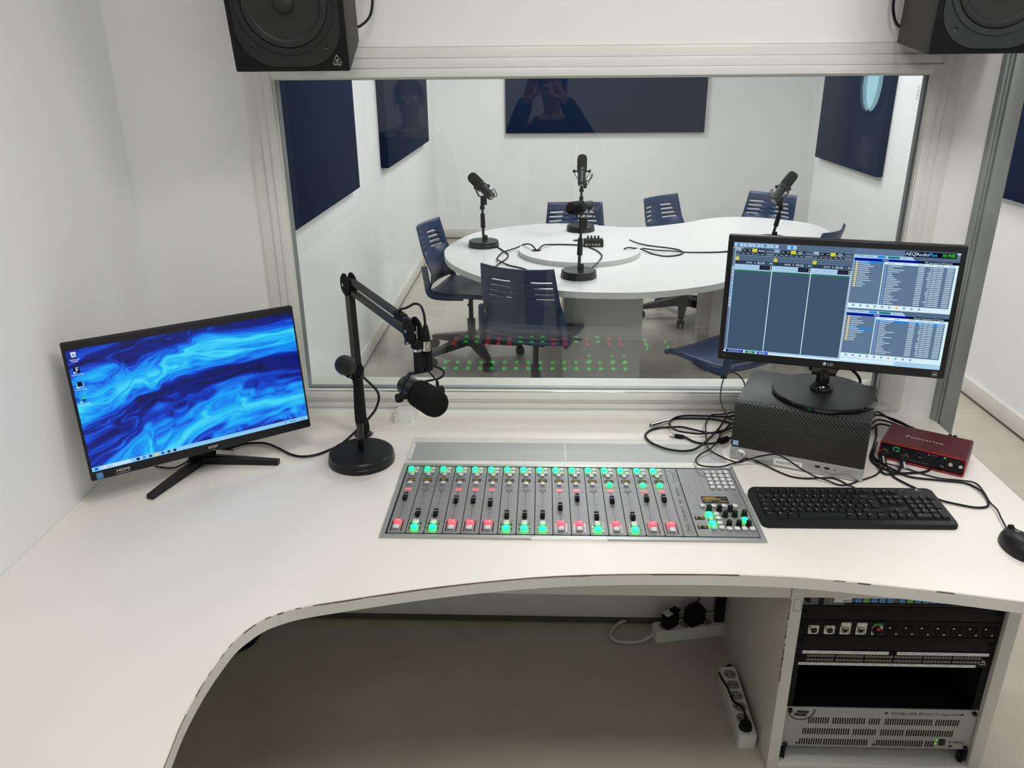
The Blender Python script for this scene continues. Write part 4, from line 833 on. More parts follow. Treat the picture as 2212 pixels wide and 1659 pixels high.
F = FL('legend'); F.text('acer', 0.0135, 0.012, -0.1565, 0, sx=1.1); F.m('white'); F.text('HDMI', 0.0095, -0.205, -0.1585, 0, sx=1.3); F.rect(-0.222, -0.190, -0.1655, -0.1648, 0); F.m('stkb'); F.rect(-0.2655, -0.2500, -0.1685, -0.1515, 0); F.m('stkw'); F.text('intel', 0.0045, -0.258, -0.1555, 0.0002); F.text('CORE', 0.0045, -0.258, -0.1605, 0.0002); F.prism(circ(0.0010, 8, 0.012, -0.1655), 0, 0.0002)
F.build('lettering', ac, xf=AT @ Matrix.Translation((0, -0.0004, 0)) @ FR)
def L_(p): return AM0.inverted() @ Vector(p)
for name, tip in (('leg', (-0.944, -0.538, T)), ('leg', (-0.677, -0.342, T))):
    tp = L_(tip); ap = L_((-0.890, -0.335, T)); b = MB('black')
    b.bar((ap.x, ap.y, 0.012), (tp.x, tp.y, 0.0075), 0.024, 0.022, 0.017, 0.013); b.bar((ap.x, ap.y, 0.024), (tp.x * 0.85 + ap.x * 0.15, tp.y * 0.85 + ap.y * 0.15, 0.013), 0.010, 0.006, 0.003, 0.002)
    b.build(name, ac, 20)
ap = L_((-0.890, -0.335, T)); b = MB('black'); b.bar((ap.x, ap.y, 0.004), (AC.x, AC.y + 0.045, AC.z - 0.06), 0.07, 0.016); b.box((ap.x, ap.y, 0.010), (0.075, 0.035, 0.02), 0.006); b.build('stand_neck', ac)
def cable(label, pts, r, extra=None, sm=5):
    b = MB('cable'); b.tube([(x, y, T + z) for x, y, z in pts], r, 8, sm)
    if extra: extra(b)
    return tag(b.build('cable'), label, 'cable')
def fer(b): b.m('nickel'); b.cyl((-0.8535, -0.262, T + 0.0065), (-0.83, -0.24, T + 0.0065), 0.006)
cable('thin black cable running past the foot of the all-in-one computer', [(-1.008, -0.368, .004), (-.955, -.375, .004), (-.925, -.352, .012), (-.893, -.312, .027), (-.86, -.29, .02), (-.83, -.27, .006)], 0.0022)

# ------------------------------------------------------------------ keyboard
KX, KY = 0.5520, -0.6370
kb = thing('keyboard', 'black full size computer keyboard in front of the computer case', 'keyboard', (KX, KY, T), R(0.2))
KW, KD = 0.452, 0.160
def kz(y): return 0.0125 + 0.0100 * y / KD
b = MB('black'); o0 = rrect(KW, KD, 0.016, 6, KW / 2, KD / 2); n = len(o0)
lay = [([(x * 1.0, y) for x, y in o0], lambda y: 0.002), (o0, lambda y: kz(y) - 0.005), ([((x - KW / 2) * 0.988 + KW / 2, (y - KD / 2) * 0.965 + KD / 2) for x, y in o0], lambda y: kz(y))]
V = [[b.bm.verts.new((x, y - (0.004 * math.sin(PI * x / KW) if y < KD * 0.3 else 0), f(y))) for x, y in pl] for pl, f in lay]
for a, c in zip(V, V[1:]):
    for k in range(n): b._f([a[k], a[(k + 1) % n], c[(k + 1) % n], c[k]])
b._f(V[-1]); b._f(V[0][::-1]); b.m('blackm')
U = 0.0189; X0 = 0.0125; Y0 = 0.0205
for x0, x1, y0, y1 in ((0, 15, 0, 5), (15.25, 18.25, 0, 2), (15.25, 18.25, 3, 5), (18.5, 22.5, 0, 5)):
    xa, xb, ya, yb = X0 + x0 * U, X0 + x1 * U, Y0 + y0 * U - 0.0005, Y0 + y1 * U + 0.0005; b.add([(xa, ya, kz(ya) + 0.0004), (xb, ya, kz(ya) + 0.0004), (xb, yb, kz(yb) + 0.0004), (xa, yb, kz(yb) + 0.0004)], [(0, 1, 2, 3)])
b.m('legend'); b.text('K120', 0.0042, X0 + 19.2 * U, 0.147, kz(0.147) + 0.0006); b.text('Logitech', 0.0045, X0 + 21.3 * U, 0.1445, kz(0.1445) + 0.0006); b.prism(circ(0.0028, 14, X0 + 21.2 * U, 0.1505), kz(0.1505), kz(0.1505) + 0.0006)
for k in range(3): b.rect(X0 + (18.8 + 0.85 * k) * U, X0 + (19.0 + 0.85 * k) * U, 0.1405, 0.1412, kz(0.141) + 0.0006)
b.build('body', kb)
def kkey(nm, x, y, w, leg, h=1.0):
    cx = X0 + x * U; cy = Y0 + y * U; wx = w * U - 0.0016; dy = h * U - 0.0022; z = kz(cy); hh = 0.0068
    b = MB('blackm'); A = [(-wx / 2, -dy / 2, 0), (wx / 2, -dy / 2, 0), (wx / 2, dy / 2, 0), (-wx / 2, dy / 2, 0)]; t0 = 0.0018
    B = [(-wx / 2 + t0, -dy / 2 + 0.0026, hh), (wx / 2 - t0, -dy / 2 + 0.0026, hh), (wx / 2 - t0, dy / 2 - 0.0008, hh + 0.0008), (-wx / 2 + t0, dy / 2 - 0.0008, hh + 0.0008)]
    b.m('black'); b.add(A + B, [(4, 5, 6, 7), (0, 1, 5, 4), (1, 2, 6, 5), (2, 3, 7, 6), (3, 0, 4, 7)])
    if leg:
        b.m('legend'); s = 0.0062 if len(leg) == 1 else 0.0040
        b.text(leg, s, -wx / 2 + 0.0062 if w < 1.4 else -wx / 2 + 0.009, dy / 2 - 0.0055, hh + 0.0010, sx=1.0)
    b.build(nm, kb, 30, (cx + (w * U) / 2, cy + h * U / 2, z))
for r, (y, s) in enumerate(((4, 'º1234567890\'¡'), (3, 'QWERTYUIOP`+'), (2, 'ASDFGHJKLÑ´Ç'), (1, '<ZXCVBNM,.-'))):
    x = (0, 1.5, 1.75, 1.25)[r]
    for c in s: kkey('letter_key', x, y, 1, c); x += 1
for x, y, w, l in ((13, 4, 2, 'Retroceso'), (0, 3, 1.5, 'Tab'), (0, 2, 1.75, 'Bloq'), (0, 1, 1.25, 'Mayus'), (12.25, 1, 2.75, 'Mayus'), (0, 0, 1.5, 'Ctrl'), (1.5, 0, 1.25, '⊞'), (2.75, 0, 1.25, 'Alt'), (4, 0, 6, ''), (10, 0, 1.25, 'Alt Gr'), (11.25, 0, 1.25, '⊞'), (12.5, 0, 1.25, '▤'), (13.75, 0, 1.25, 'Ctrl')): kkey('space_bar' if w == 6 else 'modifier_key', x, y, w, l)
kkey('enter_key', 13.75, 2, 1.25, 'Intro', 2)
for k in range(13):
    x = 0 if k == 0 else (2 + (k - 1) + 0.5 * ((k - 1) // 4)) * 0.985; kkey('function_key', x, 5.45, 1, 'Esc' if k == 0 else 'F%d' % k, 0.9)
for k, l in enumerate(('Impr', 'Bloq', 'Pausa')): kkey('function_key', 15.25 + k, 5.45, 1, l, 0.9)
for k, l in enumerate(('Insert', 'Inicio', 'RePag', 'Supr', 'Fin', 'AvPag')): kkey('navigation_key', 15.25 + k % 3, 4 - k // 3, 1, l)
for x, y, l in ((16.25, 1, '↑'), (15.25, 0, '←'), (16.25, 0, '↓'), (17.25, 0, '→')): kkey('arrow_key', x, y, 1, l)
for k, l in enumerate(('Num', '/', '*', '-', '7', '8', '9', '', '4', '5', '6', '', '1', '2', '3', '')):
    if l: kkey('number_pad_key', 18.5 + k % 4, 4 - k // 4, 1, l)
kkey('number_pad_key', 18.5, 0, 2, '0'); kkey('number_pad_key', 20.5, 0, 1, '.'); kkey('number_pad_key', 21.5, 2, 1, '+', 2); kkey('number_pad_key', 21.5, 0, 1, 'Intro', 2)
Ki = (Matrix.Translation((KX, KY, T)) @ Matrix.Rotation(R(0.2), 4, 'Z')).inverted()
b = MB('cable'); b.tube([Ki @ Vector((x, y, T + z)) for x, y, z in ((.826, -.478, .013), (.824, -.456, .010), (.817, -.428, .004), (.807, -.410, .004), (.79, -.396, .004), (.756, -.396, .004), (.723, -.400, .004), (.690, -.391, .004), (.663, -.365, .004), (.638, -.335, .006), (.609, -.305, .008), (.590, -.302, .010), (.578, -.310, .009), (.560, -.323, .008), (.541, -.340, .012), (.514, -.360, .015), (.483, -.367, .018), (.462, -.362, .018), (.453, -.348, .016), (.452, -.326, .013), (.460, -.299, .010), (.479, -.271, .010), (.503, -.250, .011), (.525, -.218, .012), (.545, -.174, .012), (.559, -.140, .012), (.60, -.10, .010))], 0.0022, 8, 5)
b.build('cord', kb)
# mouse
ms = thing('computer_mouse', 'black computer mouse at the right edge of the desk', 'mouse', (1.092, -0.710, T), R(-3))
def mouse(u, v):
    a = 2 * PI * u / 32; t = v / 10; r = math.cos(t * PI / 2) ** 0.55 if v < 10 else 0.001
    x = 0.0325 * math.cos(a) * (1 - 0.10 * abs(math.sin(a)) ** 3) * r; y = 0.058 * math.sin(a) * r; z = 0.002 + 0.036 * math.sin(t * PI / 2) - 0.006 * max(0, y / 0.058) * math.sin(t * PI / 2); return (x, y, z)
b = MB('black'); b.grid(mouse, 32, 10); bmesh.ops.remove_doubles(b.bm, verts=b.bm.verts[:], dist=0.0003); b.build('body', ms, 60)
MB('blackm').cyl((-0.004, 0.040, 0.0285), (0.004, 0.040, 0.0285), 0.0085).build('scroll_wheel', ms)
b = MB('cavity'); b.tube([(-0.0055, 0.056, 0.014), (-0.0065, 0.045, 0.027), (-0.0065, 0.025, 0.0345), (-0.007, 0.010, 0.0372)], 0.0006, 6); b.tube([(0.0055, 0.056, 0.014), (0.0065, 0.045, 0.027), (0.0065, 0.025, 0.0345), (0.007, 0.010, 0.0372)], 0.0006, 6); b.build('button_gap', ms)
b = FL('legend'); b.ring(circ(0.0058, 20), circ(0.0052, 20), 0, 0.0003); b.text('hp', 0.008, 0, 0, 0.0003); b.build('maker_emblem', ms, xf=Matrix.Translation((0.002, 0.016, 0.0366)) @ Matrix.Rotation(R(-12), 4, 'X'))
Mi = (Matrix.Translation((1.092, -0.710, T)) @ Matrix.Rotation(R(-3), 4, 'Z')).inverted()
b = MB('cable'); b.tube([Mi @ Vector((x, y, T + z)) for x, y, z in ((1.097, -.655, .010), (1.107, -.633, .008), (1.117, -.589, .010), (1.126, -.556, .010), (1.131, -.514, .006), (1.142, -.464, .006), (1.146, -.415, .004), (1.117, -.403, .004), (1.071, -.393, .004), (1.041, -.374, .004), (1.02, -.355, .004), (1.003, -.338, .004), (.975, -.33, .008), (.945, -.30, .006), (.952, -.25, .006), (.985, -.19, .006))], 0.0020, 8, 5); b.build('cord', ms)

# ------------------------------------------------------------------ red audio interface
IY = R(-32.8); IM = Matrix.Translation((0.9560, -0.2690, T)) @ Matrix.Rotation(IY, 4, 'Z'); Ii = IM.inverted()
ia = thing('audio_interface', 'red metal audio interface box with black front and knobs beside the computer case', 'audio interface', IM.translation, IY)
IW, ID, IH = 0.2095, 0.135, 0.0525
b = MB('red'); z0 = 0.003
b.ring([(-0.0 + x, z) for x, z in rrect(IW, IH - z0, 0.006, 5, IW / 2, (IH + z0) / 2)], rrect(IW - 0.005, IH - z0 - 0.005, 0.004, 5, IW / 2, (IH + z0) / 2), 0, -ID, FR)
b.build('shell', ia)
b = MB('redl'); b.ring(rrect(IW - 0.0012, IH - z0 - 0.0012, 0.0058, 5, IW / 2, (IH + z0) / 2), rrect(IW - 0.006, IH - z0 - 0.006, 0.004, 5, IW / 2, (IH + z0) / 2), 0.0, 0.0012, FR); b.build('front_trim', ia)
b = MB('black'); b.prism(rrect(IW - 0.0052, IH - z0 - 0.0052, 0.004, 5, IW / 2, (IH + z0) / 2), -0.006, -0.003, FR); b.m('legend')
for k in range(5): b.rect(0.078 + k * 0.010, 0.083 + k * 0.010, 0.0135, 0.0142, -0.0026, FR)
b.rect(0.128, 0.142, 0.042, 0.0425, -0.0026, FR); b.m('cavity')
for x in (0.180, 0.199): b.rect(x - 0.003, x + 0.003, 0.0115, 0.0155, -0.0026, FR)
b.build('front_panel', ia)
MB('blackm').prism(rrect(IW - 0.0052, IH - z0 - 0.0052, 0.004, 5, IW / 2, (IH + z0) / 2), -ID + 0.004, -ID + 0.002, FR).build('rear_panel', ia)
b = FL('silver'); b.text('Focusrite', 0.0205, 0, 0, 0, sx=1.2); b.build('lettering', ia, xf=Matrix.Translation((0.098, 0.066, IH + 0.0004)))
def knob(x, z, r, l, ring=None, nm='gain_knob', m='blackm'):
    b = MB(m); MX = Matrix.Translation((x, 0.003, z)) @ FR; b.lathe([(r, 0), (r, l * 0.85), (r * 0.9, l), (0.0, l)], MX, 24); b.m('paper'); b.bar(MX @ Vector((r * 0.2, -r * 0.1, l + 0.0003)), MX @ Vector((r * 0.95, -r * 0.4, l + 0.0003)), 0.001, 0.0005)
    if ring: b.m(ring).ring(circ(r * 1.5, 28), circ(r * 1.2, 28), 0.001, 0.002, MX)
    b.build(nm, ia)
knob(0.0420, 0.036, 0.0052, 0.008, emis(20, 170, 90, 1.0)); knob(0.0985, 0.034, 0.0058, 0.009, 'cink'); knob(0.1495, 0.026, 0.0120, 0.012, None, 'level_knob'); knob(0.1750, 0.031, 0.0056, 0.009, None, 'level_knob', 'nickel'); knob(0.1985, 0.031, 0.0050, 0.009, None, 'level_knob', 'nickel')
MB(emis(255, 70, 70, 1.2)).box((0.1215, 0.0022, 0.0415), (0.0035, 0.002, 0.0022)).build('warning_lamp', ia)
MB(emis(60, 235, 130, 1.2)).box((0.1590, 0.0022, 0.0425), (0.0045, 0.002, 0.0022)).build('power_lamp', ia)
for x, m_ in ((0.068, 'nickel'), (0.085, 'nickel')):
    b = MB(m_); b.cyl((x, ID - 0.002, 0.036), (x, ID + 0.014, 0.042), 0.0052); b.build('rear_jack', ia)
for x in (0.150, 0.162): MB('blackm').cyl((x, ID - 0.002, 0.044), (x, ID + 0.012, 0.048), 0.0055).build('rear_jack', ia)
for x in (0.02, IW - 0.02):
    for y in (0.02, ID - 0.02): MB('blackm').cyl((x, y, 0), (x, y, 0.0035), 0.006).build('foot', ia)
def plug(label, x, z, path):
    t = thing('microphone_cable', label, 'cable', IM @ Vector((x, 0.003, z)), IY)
    b = MB('blackm'); b.lathe([(0.0098, 0.0), (0.0098, 0.014)], FR, 20); b.m('nickel'); b.lathe([(0.0104, 0.014), (0.0104, 0.021)], FR, 20); b.m('gold'); b.lathe([(0.0100, 0.021), (0.0100, 0.0235)], FR, 20); b.m('blackm'); b.lathe([(0.0098, 0.0235), (0.0095, 0.038), (0.0070, 0.052), (0.0045, 0.060)], FR, 20); b.build('connector', t)
    inv = (IM @ Matrix.Translation((x, 0.003, z))).inverted(); b = MB('cable'); b.tube([(0, -0.056, 0), (0, -0.070, -0.004)] + [inv @ Vector((px, py, T + pz)) for px, py, pz in path], 0.0030, 8, 5)
    b.build('cord', t)
    b = MB('nickel'); b.bar((0.004, -0.056, 0.004), (0.012, -0.075, -0.004), 0.005, 0.003); b.build('cable_tie', t)
    return t
plug('black microphone cable in the left socket of the red audio interface', 0.0165, 0.0275, [(.931, -.352, .006), (.938, -.372, .004), (.965, -.37, .004), (1.0, -.365, .004), (1.037, -.360, .004), (1.062, -.345, .004), (1.076, -.322, .004), (1.080, -.298, .004), (1.062, -.286, .012)])
plug('black microphone cable in the second socket of the red audio interface', 0.0680, 0.0255, [(.972, -.362, .006), (.955, -.352, .004), (.938, -.335, .004), (.930, -.30, .004), (.940, -.262, .004), (.968, -.208, .004), (1.006, -.130, .004), (1.026, -.075, .004)])
cable('black cable looping right of the keyboard and back to the red interface', [(1.000, -.5, .010), (1.021, -.51, .005), (1.05, -.524, .004), (1.084, -.538, .004), (1.112, -.535, .004), (1.128, -.515, .003), (1.136, -.476, .008), (1.130, -.428, .004), (1.110, -.412, .004), (1.069, -.404, .004), (.995, -.386, .004), (.967, -.358, .008), (.950, -.330, .008), (.936, -.300, .008), (.947, -.262, .008), (.985, -.19, .008)], 0.0028)
cable('black cable from the red interface running under the back edge of the keyboard', [(.985, -.47, .008), (.985, -.451, .004), (.966, -.418, .004), (.952, -.383, .004), (.950, -.347, .012), (.957, -.313, .012), (.968, -.285, .01)], 0.0030)
def back1(b): 
    for dx, dz in ((0.0, 0.02), (0.004, 0.008), (-0.004, 0.034)): b.tube([(1.00 + dx, -0.10, T + dz), (1.03 + dx, -0.075 - dx, T + dz + 0.006), (1.075 + dx, -0.11, T + dz + 0.004), (1.10 + dx, -0.16, T + dz)], 0.0028, 8, 4)
o = cable('bundle of short black cables between the computer case and the red interface', [(1.00, -.095, .045), (1.035, -.05, .04), (1.075, -.065, .02), (1.115, -.12, .02)], 0.0028, back1)

# ------------------------------------------------------------------ cable tangle left of the computer case
def usb(b):
    MXu = Matrix.Translation((0.4105, -0.1500, T + 0.007)) @ Matrix.Rotation(R(-20), 4, 'Z'); b.m('nickel'); b.box(MXu @ Vector((0.006, 0, 0)), (0.0135, 0.0115, 0.0045), 0.0005, rot=MXu.to_3x3())
    b.m('blackm'); b.box(MXu @ Vector((0.025, 0, 0)), (0.026, 0.0155, 0.0085), 0.003, rot=MXu.to_3x3()); b.cyl(MXu @ Vector((0.037, 0, 0)), MXu @ Vector((0.05, -0.003, -0.001)), 0.0042, 0.0028)
    b.cyl((0.545, -0.193, T + 0.0095), (0.567, -0.178, T + 0.0095), 0.0088)
cable('black cable with a bare USB plug and ferrite bead left of the computer case', [(.452, -.168, .007), (.474, -.195, .006), (.499, -.203, .006), (.524, -.201, .006), (.545, -.192, .008), (.567, -.178, .008), (.59, -.16, .008), (.62, -.14, .008)], 0.0032, usb)
cable('black cable looping behind the USB plug beside the window sill', [(.64, -.06, .012), (.608, -.04, .010), (.60, -.027, .010), (.578, -.022, .009), (.519, -.018, .009), (.475, -.018, .009), (.445, -.033, .010), (.423, -.065, .012), (.416, -.097, .014), (.423, -.130, .016), (.436, -.146, .017), (.46, -.156, .017), (.49, -.160, .016), (.524, -.152, .015), (.56, -.134, .014), (.60, -.108, .012), (.64, -.09, .012)], 0.0030)
def jack(b):
    p0 = Vector((0.361, -0.089, T + 0.0085)); p1 = Vector((0.414, -0.056, T + 0.0085)); d = (p1 - p0).normalized()
    b.m('nickel'); b.cyl(p0, p0 + d * 0.006, 0.0078); b.m('cavity'); b.cyl(p0 - d * 0.0002, p0, 0.004); b.m('chrome'); b.cyl(p0 + d * 0.006, p1, 0.0075, 0.0070); b.m('nickel'); b.cyl(p1, p1 + d * 0.02, 0.003, 0.0022)
cable('black cable ending in a chrome headphone adapter near the window sill', [(.432, -.046, .008), (.449, -.033, .006), (.49, -.028, .005), (.541, -.030, .005), (.573, -.040, .005), (.602, -.062, .006), (.64, -.085, .006)], 0.0030, jack)
cable('black cable in a wide loop over the plastic cover strip', [(.64, -.055, .008), (.603, -.072, .009), (.577, -.112, .010), (.553, -.136, .010), (.527, -.142, .010), (.505, -.133, .010), (.475, -.113, .009), (.448, -.099, .009), (.419, -.095, .006), (.387, -.097, .005), (.356, -.117, .005), (.339, -.147, .005), (.339, -.177, .007), (.352, -.210, .008), (.384, -.242, .008), (.414, -.254, .008), (.438, -.255, .008), (.465, -.244, .009), (.498, -.211, .014), (.531, -.163, .016), (.555, -.124, .018), (.574, -.081, .016), (.595, -.044, .016), (.635, -.02, .014)], 0.0032)
cable('thin black cable crossing in front of the computer case', [(.66, -.012, .02), (.623, -.012, .02), (.602, -.015, .016), (.577, -.018, .014), (.557, -.016, .012), (.541, -.038, .012), (.523, -.090, .014), (.511, -.148, .020), (.503, -.203, .014), (.501, -.246, .012), (.51, -.272, .012), (.53, -.296, .010), (.553, -.320, .010), (.568, -.328, .012), (.584, -.325, .016), (.614, -.330, .030), (.642, -.346, .045), (.655, -.355, .050), (.672, -.362, .045), (.692, -.374, .035), (.711, -.386, .025), (.743, -.402, .012), (.77, -.416, .008), (.796, -.432, .004), (.821, -.430, .004), (.854, -.410, .004), (.874, -.400, .004), (.912, -.375, .004), (.94, -.345, .012), (.962, -.31, .012)], 0.0022)
cable('thin black cable arching up behind the left side of the computer case', [(.57, -.26, .105), (.555, -.235, .10), (.545, -.215, .108), (.535, -.19, .135), (.540, -.165, .165), (.553, -.14, .185), (.575, -.12, .190), (.600, -.10, .175), (.625, -.085, .14), (.64, -.06, .06), (.64, -.03, .006)], 0.0018)
o = cable('short black cable loop standing behind the monitor base', [(.885, -.075, T * 0 + .12), (.885, -.070, .172), (.90, -.075, .19), (.925, -.085, .186), (.945, -.105, .16), (.955, -.075, .09), (.95, -.03, .01)], 0.004)

# ------------------------------------------------------------------ desk microphone stand, hand microphone
sx_, sy_ = -0.455, -0.315
sd = thing('microphone_stand', 'black round-based table microphone stand beside the mixing console', 'microphone stand', (sx_, sy_, T))
b = MB('blacks'); b.lathe([(0.0860, 0), (0.0900, 0.002), (0.0900, 0.013), (0.0885, 0.0145), (0.0890, 0.016), (0.0875, 0.026), (0.0840, 0.0295), (0.0001, 0.0300)], None, 64); b.build('base', sd)
MB('blackg').cyl((0, 0, 0.029), (0.004, 0, 0.130), 0.0083).build('pole', sd)
b = MB('blackm'); b.lathe([(0.0148, 0.118), (0.0155, 0.120), (0.0150, 0.16), (0.0128, 0.205), (0.0115, 0.228), (0.0128, 0.230), (0.0128, 0.242), (0.0100, 0.245)], Matrix.Translation((0.006, 0, 0)), 24); b.build('clutch', sd)
hm = Vector((-0.459, -0.315, 0.266)) - Vector((sx_, sy_, 0)); hd = (Vector((-0.457, -0.408, 0.317)) - Vector((-0.459, -0.315, 0.266))).normalized()
b = MB('blackm'); b.bar((0.007, 0, 0.243), hm - Vector((0, 0, 0.012)), 0.014, 0.020, 0.016, 0.022)
for s in (-1, 1): b.tube([hm + Vector((s * 0.006, 0, -0.016)), hm + Vector((s * 0.0175, 0, -0.006)), hm + Vector((s * 0.019, 0, 0.006)), hm + Vector((s * 0.013, 0, 0.014))], 0.004, 8, 4, flat=2.6)
b.build('clip', sd)
t = thing('hand_microphone', 'black hand microphone with a round grille in the table stand clip', 'microphone', Vector((sx_, sy_, T)) + hm)
HMX = hd.to_track_quat('Z', 'Y').to_matrix().to_4x4()
b = MB('black'); b.lathe([(0.0095, -0.085), (0.0115, -0.080), (0.0125, -0.04), (0.0150, 0.02), (0.0180, 0.062), (0.0200, 0.072)], HMX, 28); b.build('body', t)
g = mat('microphone_grille', (0.02, 0.02, 0.021), 0.4, 0.6, bump=1.0, bscale=900)
b = MB(g); b.lathe([(0.0200, 0.072), (0.0245, 0.080), (0.0258, 0.0855), (0.0258, 0.0875), (0.0248, 0.097), (0.0212, 0.108), (0.0150, 0.1165), (0.0080, 0.1205), (0.0001, 0.122)], HMX, 36); b.build('grille', t)
tail = HMX @ Vector((0, 0, -0.085)); b = MB('cable'); b.cyl(tail, tail + HMX.to_3x3() @ Vector((0, 0, -0.03)), 0.0085)
o0 = Vector((sx_, sy_, 0)) + hm
b.tube([tail + HMX.to_3x3() @ Vector((0, 0, -0.03))] + [Vector(p) - o0 for p in ((-.430, -.165, .14), (-.440, -.160, .09), (-.465, -.180, .06), (-.495, -.205, .035), (-.53, -.240, .012), (-.561, -.268, .006), (-.590, -.296, .006), (-.625, -.306, .006), (-.661, -.292, .006), (-.709, -.253, .006), (-.755, -.225, .006), (-.809, -.230, .006), (-.845, -.257, .006), (-.88, -.25, .006))], 0.0036, 10, 6)
b.build('cord', t)

# ------------------------------------------------------------------ broadcast microphones (barrel body in a yoke)
def barrel_mic(loc, yaw, pitch, up, label, group=None, loop=1, name='broadcast_microphone'):
    """origin: the yoke pivot; the barrel points along local +Y, the yoke reaches the stand along local z * up"""
    t = thing(name, label, 'microphone', loc, yaw, group); PM = Matrix.Rotation(pitch, 4, 'X') @ Matrix.Rotation(R(-90), 4, 'X')
    b = MB('blacks'); b.lathe([(0.0001, -0.092), (0.0210, -0.0915), (0.0232, -0.088), (0.0240, -0.080), (0.0240, -0.010), (0.0268, -0.008), (0.0268, 0.012)], PM, 32); b.build('body', t)
    b = FL('paper'); b.rect(-0.011, 0.011, 0.004, 0.0075, 0); b.m('legend'); b.rect(-0.006, 0.006, -0.004, -0.001, 0); b.build('rear_badge', t, xf=PM @ Matrix.Translation((0, 0, -0.0926)) @ Matrix.Rotation(R(180), 4, 'Y'))
    b = MB('foam'); b.lathe([(0.0250, 0.010), (0.0290, 0.014), (0.0300, 0.03), (0.0295, 0.082), (0.0280, 0.094), (0.0240, 0.101), (0.0150, 0.1035), (0.0001, 0.104)], PM, 32); b.build('windscreen', t)
    s = up; b = MB('blacks'); pts = [(-0.040, 0, 0), (-0.040, 0, s * 0.022), (-0.020, 0, s * 0.050), (0.020, 0, s * 0.050), (0.040, 0, s * 0.022), (0.040, 0, 0)]
    for p, q_ in zip(pts, pts[1:]): b.bar(p, q_, 0.011, 0.0035, up=(Vector(q_) - Vector(p)).cross(Vector((0, 1, 0))))
    b.ring(circ(0.0300, 32), circ(0.0262, 32), -0.004, 0.006, PM); b.build('yoke', t)
    for x in (-1, 1):
        b = MB('blackm'); b.lathe([(0.0095, 0), (0.0095, 0.011), (0.0075, 0.013), (0.0, 0.013)], Matrix.Translation((x * 0.0405, 0, 0)) @ Matrix.Rotation(R(90 * x), 4, 'Y'), 16); b.bar((x * 0.026, 0, 0), (x * 0.041, 0, 0), 0.008, 0.008); b.build('yoke_knob', t)
    b = MB('blackm'); b.cyl((0, 0, s * 0.050), (0, 0, s * 0.112), 0.0095); b.cyl((0.021 * loop, 0, s * 0.052), (0.021 * loop, 0, s * 0.100), 0.0100); b.bar((0, 0, s * 0.075), (0.021 * loop, 0, s * 0.075), 0.014, 0.03); b.cyl((0, 0, s * 0.105), (0, 0, s * 0.122), 0.0135); b.build('swivel_mount', t)
    a = PM @ Vector((0.0, -0.0, -0.088)); b = MB('cable'); x = loop
    b.tube([a + Vector((0.012 * x, 0, 0)), a + Vector((0.035 * x, -0.006, s * 0.0)), Vector((0.060 * x, a.y * 0.4, s * 0.014)), Vector((0.058 * x, a.y * 0.1, s * 0.040)), Vector((0.030 * x if x > 0 else -0.03, 0, s * 0.060)), Vector((0.021 * loop, 0, s * 0.064))], 0.0026, 8, 5); b.build('lead', t)
    return t
# scissor arm
Bx, By = -0.485, -0.154; El = Vector((-0.490, -0.154, 0.455)); En = Vector((-0.265, -0.494, 0.434)); An = Vector((-0.834, -0.552, 0))
ar = thing('microphone_boom', 'black folding microphone arm clamped to the desk behind the table stand', 'microphone arm', (Bx, By, T)); o_ = Vector((Bx, By, 0))
b = MB('blacks'); b.lathe([(0.026, 0), (0.026, 0.004), (0.016, 0.006), (0.012, 0.02), (0.012, 0.05)], None, 28); b.m('chrome').ring(circ(0.030, 28), circ(0.026, 28), 0, 0.003); b.build('desk_mount', ar)
b = MB('blackm'); Q = An.to_track_quat('Z', 'Y').to_matrix().to_4x4()
b.lathe([(0.0, -0.012), (0.024, -0.012), (0.027, -0.008), (0.027, 0.008), (0.024, 0.012), (0.0, 0.012)], Matrix.Translation((0, 0, 0.034)) @ Q, 28); b.build('joint', ar)
S3 = An.cross(Vector((0, 0, 1))).normalized()
for k in (-1, 1):
    b = MB('blacks'); off = S3 * (0.0095 * k); p0 = Vector((0, 0, 0.03)) + off; p1 = El - o_ + off * 0.9 - Vector((0, 0, 0.01)); b.bar(p0, p1, 0.0165, 0.0165, up=An); b.build('lower_bar', ar)
def joint(c, r):
    for k in (-1, 1):
        b = MB('blackm'); MX = Matrix.Translation(c - o_ + An * (0.0085 * k)) @ (An * k).to_track_quat('Z', 'Y').to_matrix().to_4x4()
        b.lathe([(r, 0), (r, 0.003), (r * 0.85, 0.0065), (r * 0.4, 0.0085), (0.0001, 0.009)], MX, 32); b.m('nickel'); b.lathe([(0.0045, 0.008), (0.0042, 0.0105), (0.0001, 0.0107)], MX, 12); b.build('joint_disc', ar)
joint(El, 0.0310); joint(En, 0.0310)
for k in (-1, 1):
    b = MB('blacks'); off = Vector((0, 0, 0.0148 * k)); p0 = El - o_ + off + (En - El).normalized() * 0.012; p1 = En - o_ + off - (En - El).normalized() * 0.012; b.bar(p0, p1, 0.0138, 0.0138)
    b.m('blackm')
    if k > 0: b.bar(p1 - (p1 - p0).normalized() * 0.075, p1 - (p1 - p0).normalized() * 0.03, 0.017, 0.017)
    b.build('upper_bar', ar)
hang = Vector((-0.2545, -0.500, 0))
b = MB('chrome'); e = En - o_; h_ = hang - o_; b.cyl((h_.x, h_.y, 0.448), (h_.x, h_.y, 0.392), 0.0045); b.bar(e + Vector((0, 0, -0.016)), (h_.x, h_.y, 0.43), 0.012, 0.010); b.cyl(e + Vector((0.0, 0.0, -0.026)) + An * 0.020, e + Vector((0, 0, -0.026)) - An * 0.006, 0.0065); b.lathe([(0.0115, 0.386), (0.0115, 0.392), (0.0070, 0.396)], Matrix.Translation((h_.x, h_.y, 0)), 24); b.build('swivel', ar)
